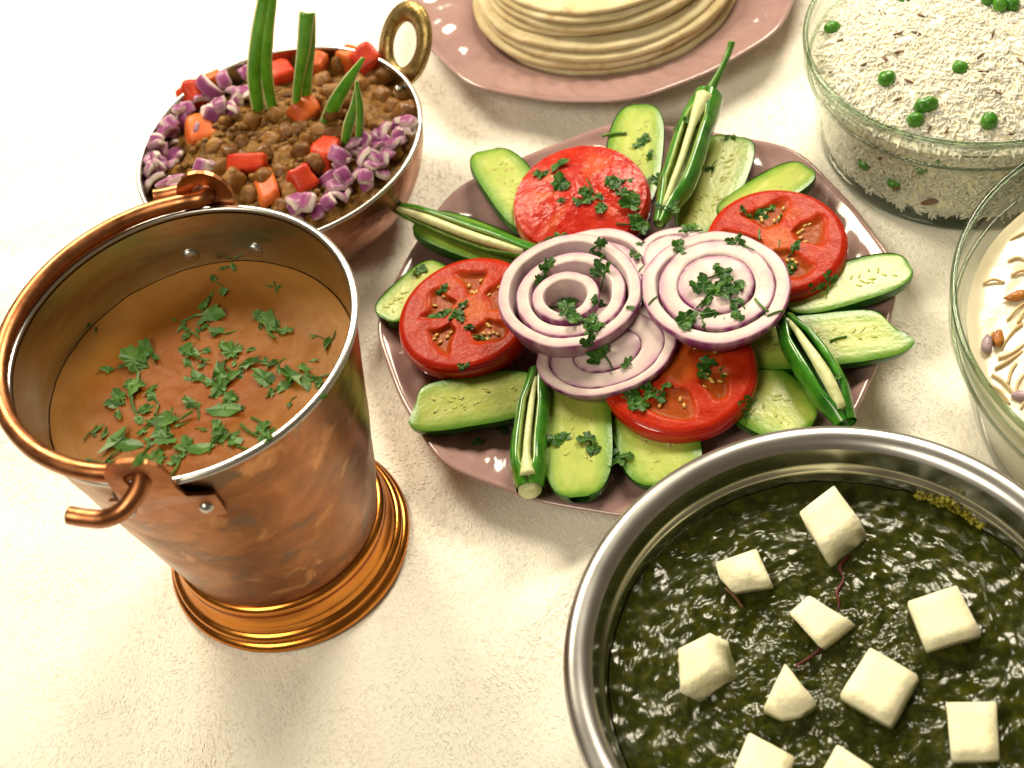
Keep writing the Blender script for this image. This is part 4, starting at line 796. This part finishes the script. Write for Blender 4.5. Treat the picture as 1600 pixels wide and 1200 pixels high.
# ------------------------------------------------------------------ one label each
NTH = [''] + [k + ' from the left' for k in 'second third fourth fifth sixth seventh eighth ninth tenth eleventh twelfth thirteenth fourteenth fifteenth sixteenth seventeenth eighteenth nineteenth twentieth'.split()] + ['far right'] * 30
for o in bpy.data.objects:
    k = o.name.split('.')[0]
    if k in ('cumin_seed', 'snipped_sprig', 'vermicelli_strand') and 'label' in o:
        d = o.matrix_basis.translation / S - CAM; z = d.dot(fw); px, py = 800 + F * d.dot(rt) / z, 600 - F * d.dot(up) / z
        if k == 'cumin_seed': ITEMS.append((o, px, py, 'brown seed', 'pressed against the glass of the rice bowl' if 'pressed' in o['label'] else ('on the far rice' if py < 75 else ('across the middle of the rice' if py < 140 else 'on the near rice'))))
        elif k == 'snipped_sprig': ITEMS.append((o, px, py, 'snipped green stem', 'on the right onion slice' if 1100 < px < 1230 and py < 500 else ('near the left onion rings' if px < 1100 and py > 300 else 'away from the onions')))
        else: ITEMS.append((o, px, py, 'vermicelli strand', 'on the far part of the pudding' if py < 470 else ('in the middle of the pudding' if py < 570 else 'on the near part of the pudding')))
zones = {}
for it in ITEMS: zones.setdefault((it[3], it[4]), []).append(it)
for (wd, zn), its in zones.items():
    its.sort(key=lambda q: q[1])
    for i, it in enumerate(its):
        nth = '' if len(its) == 1 else ('leftmost ' if i == 0 else ('rightmost ' if i == len(its) - 1 else ''))
        tail = '' if nth or len(its) == 1 else ', ' + NTH[i]
        it[0]['label'] = ' '.join((nth + wd + ' ' + zn + tail).split()[:16])
# ------------------------------------------------------------------ fleece pile (short fibres, built where the cloth is in view)
import numpy as np
rg = np.random.default_rng(3); N_ = 330000
X = rg.uniform(-34, 38, N_); Y = rg.uniform(14, 95, N_)
dx, dy, dz = X, Y, -H
zc_ = dy * fw.y + dz * fw.z; uu = F * (dx * rt.x + dy * rt.y + dz * rt.z) / zc_; vv = F * (dx * up.x + dy * up.y + dz * up.z) / zc_
ok = (abs(uu) < 840) & (abs(vv) < 640)
for c, r in BASES: ok &= np.hypot(X - c.x, Y - c.y) > r - 1.2
X, Y = X[ok], Y[ok]; n = len(X)
Z = np.array([cloth_z(a, b) for a, b in zip(X, Y)]); A = np.array([noise.noise(Vector((a * .16, b * .16, 2.0))) * 3.0 + noise.noise(Vector((a * .9, b * .9, 6.0))) * 1.6 for a, b in zip(X, Y)]) - 1.9 + rg.normal(0, .4, n)
Ln = rg.uniform(.14, .34, n); W_ = rg.uniform(.022, .04, n); hgt = rg.uniform(.0, .05, n)
ca, sa = np.cos(A), np.sin(A); V = np.empty((n, 4, 3))
V[:, 0] = np.stack([X - sa * W_, Y + ca * W_, Z - .01], 1); V[:, 1] = np.stack([X + sa * W_, Y - ca * W_, Z - .01], 1)
V[:, 2] = np.stack([X + ca * Ln * .55 + sa * W_ * .8, Y + sa * Ln * .55 - ca * W_ * .8, Z + hgt * .8], 1)
V[:, 3] = np.stack([X + ca * Ln, Y + sa * Ln, Z + hgt], 1)
me = bpy.data.meshes.new('fleece_pile'); me.vertices.add(n * 4); me.vertices.foreach_set('co', (V * S).ravel())
b4 = np.arange(n)[:, None] * 4; T_ = np.concatenate([b4 + [0, 1, 2], b4 + [0, 2, 3]], 0).astype(np.int32)
me.loops.add(T_.size); me.loops.foreach_set('vertex_index', T_.ravel()); me.polygons.add(len(T_)); me.polygons.foreach_set('loop_start', np.arange(len(T_)) * 3); me.update(calc_edges=True)
me.materials.append(M['pile']); po = bpy.data.objects.new('fleece_pile', me); col.objects.link(po); po.parent = bpy.data.objects['tablecloth']; po['kind'] = 'stuff'
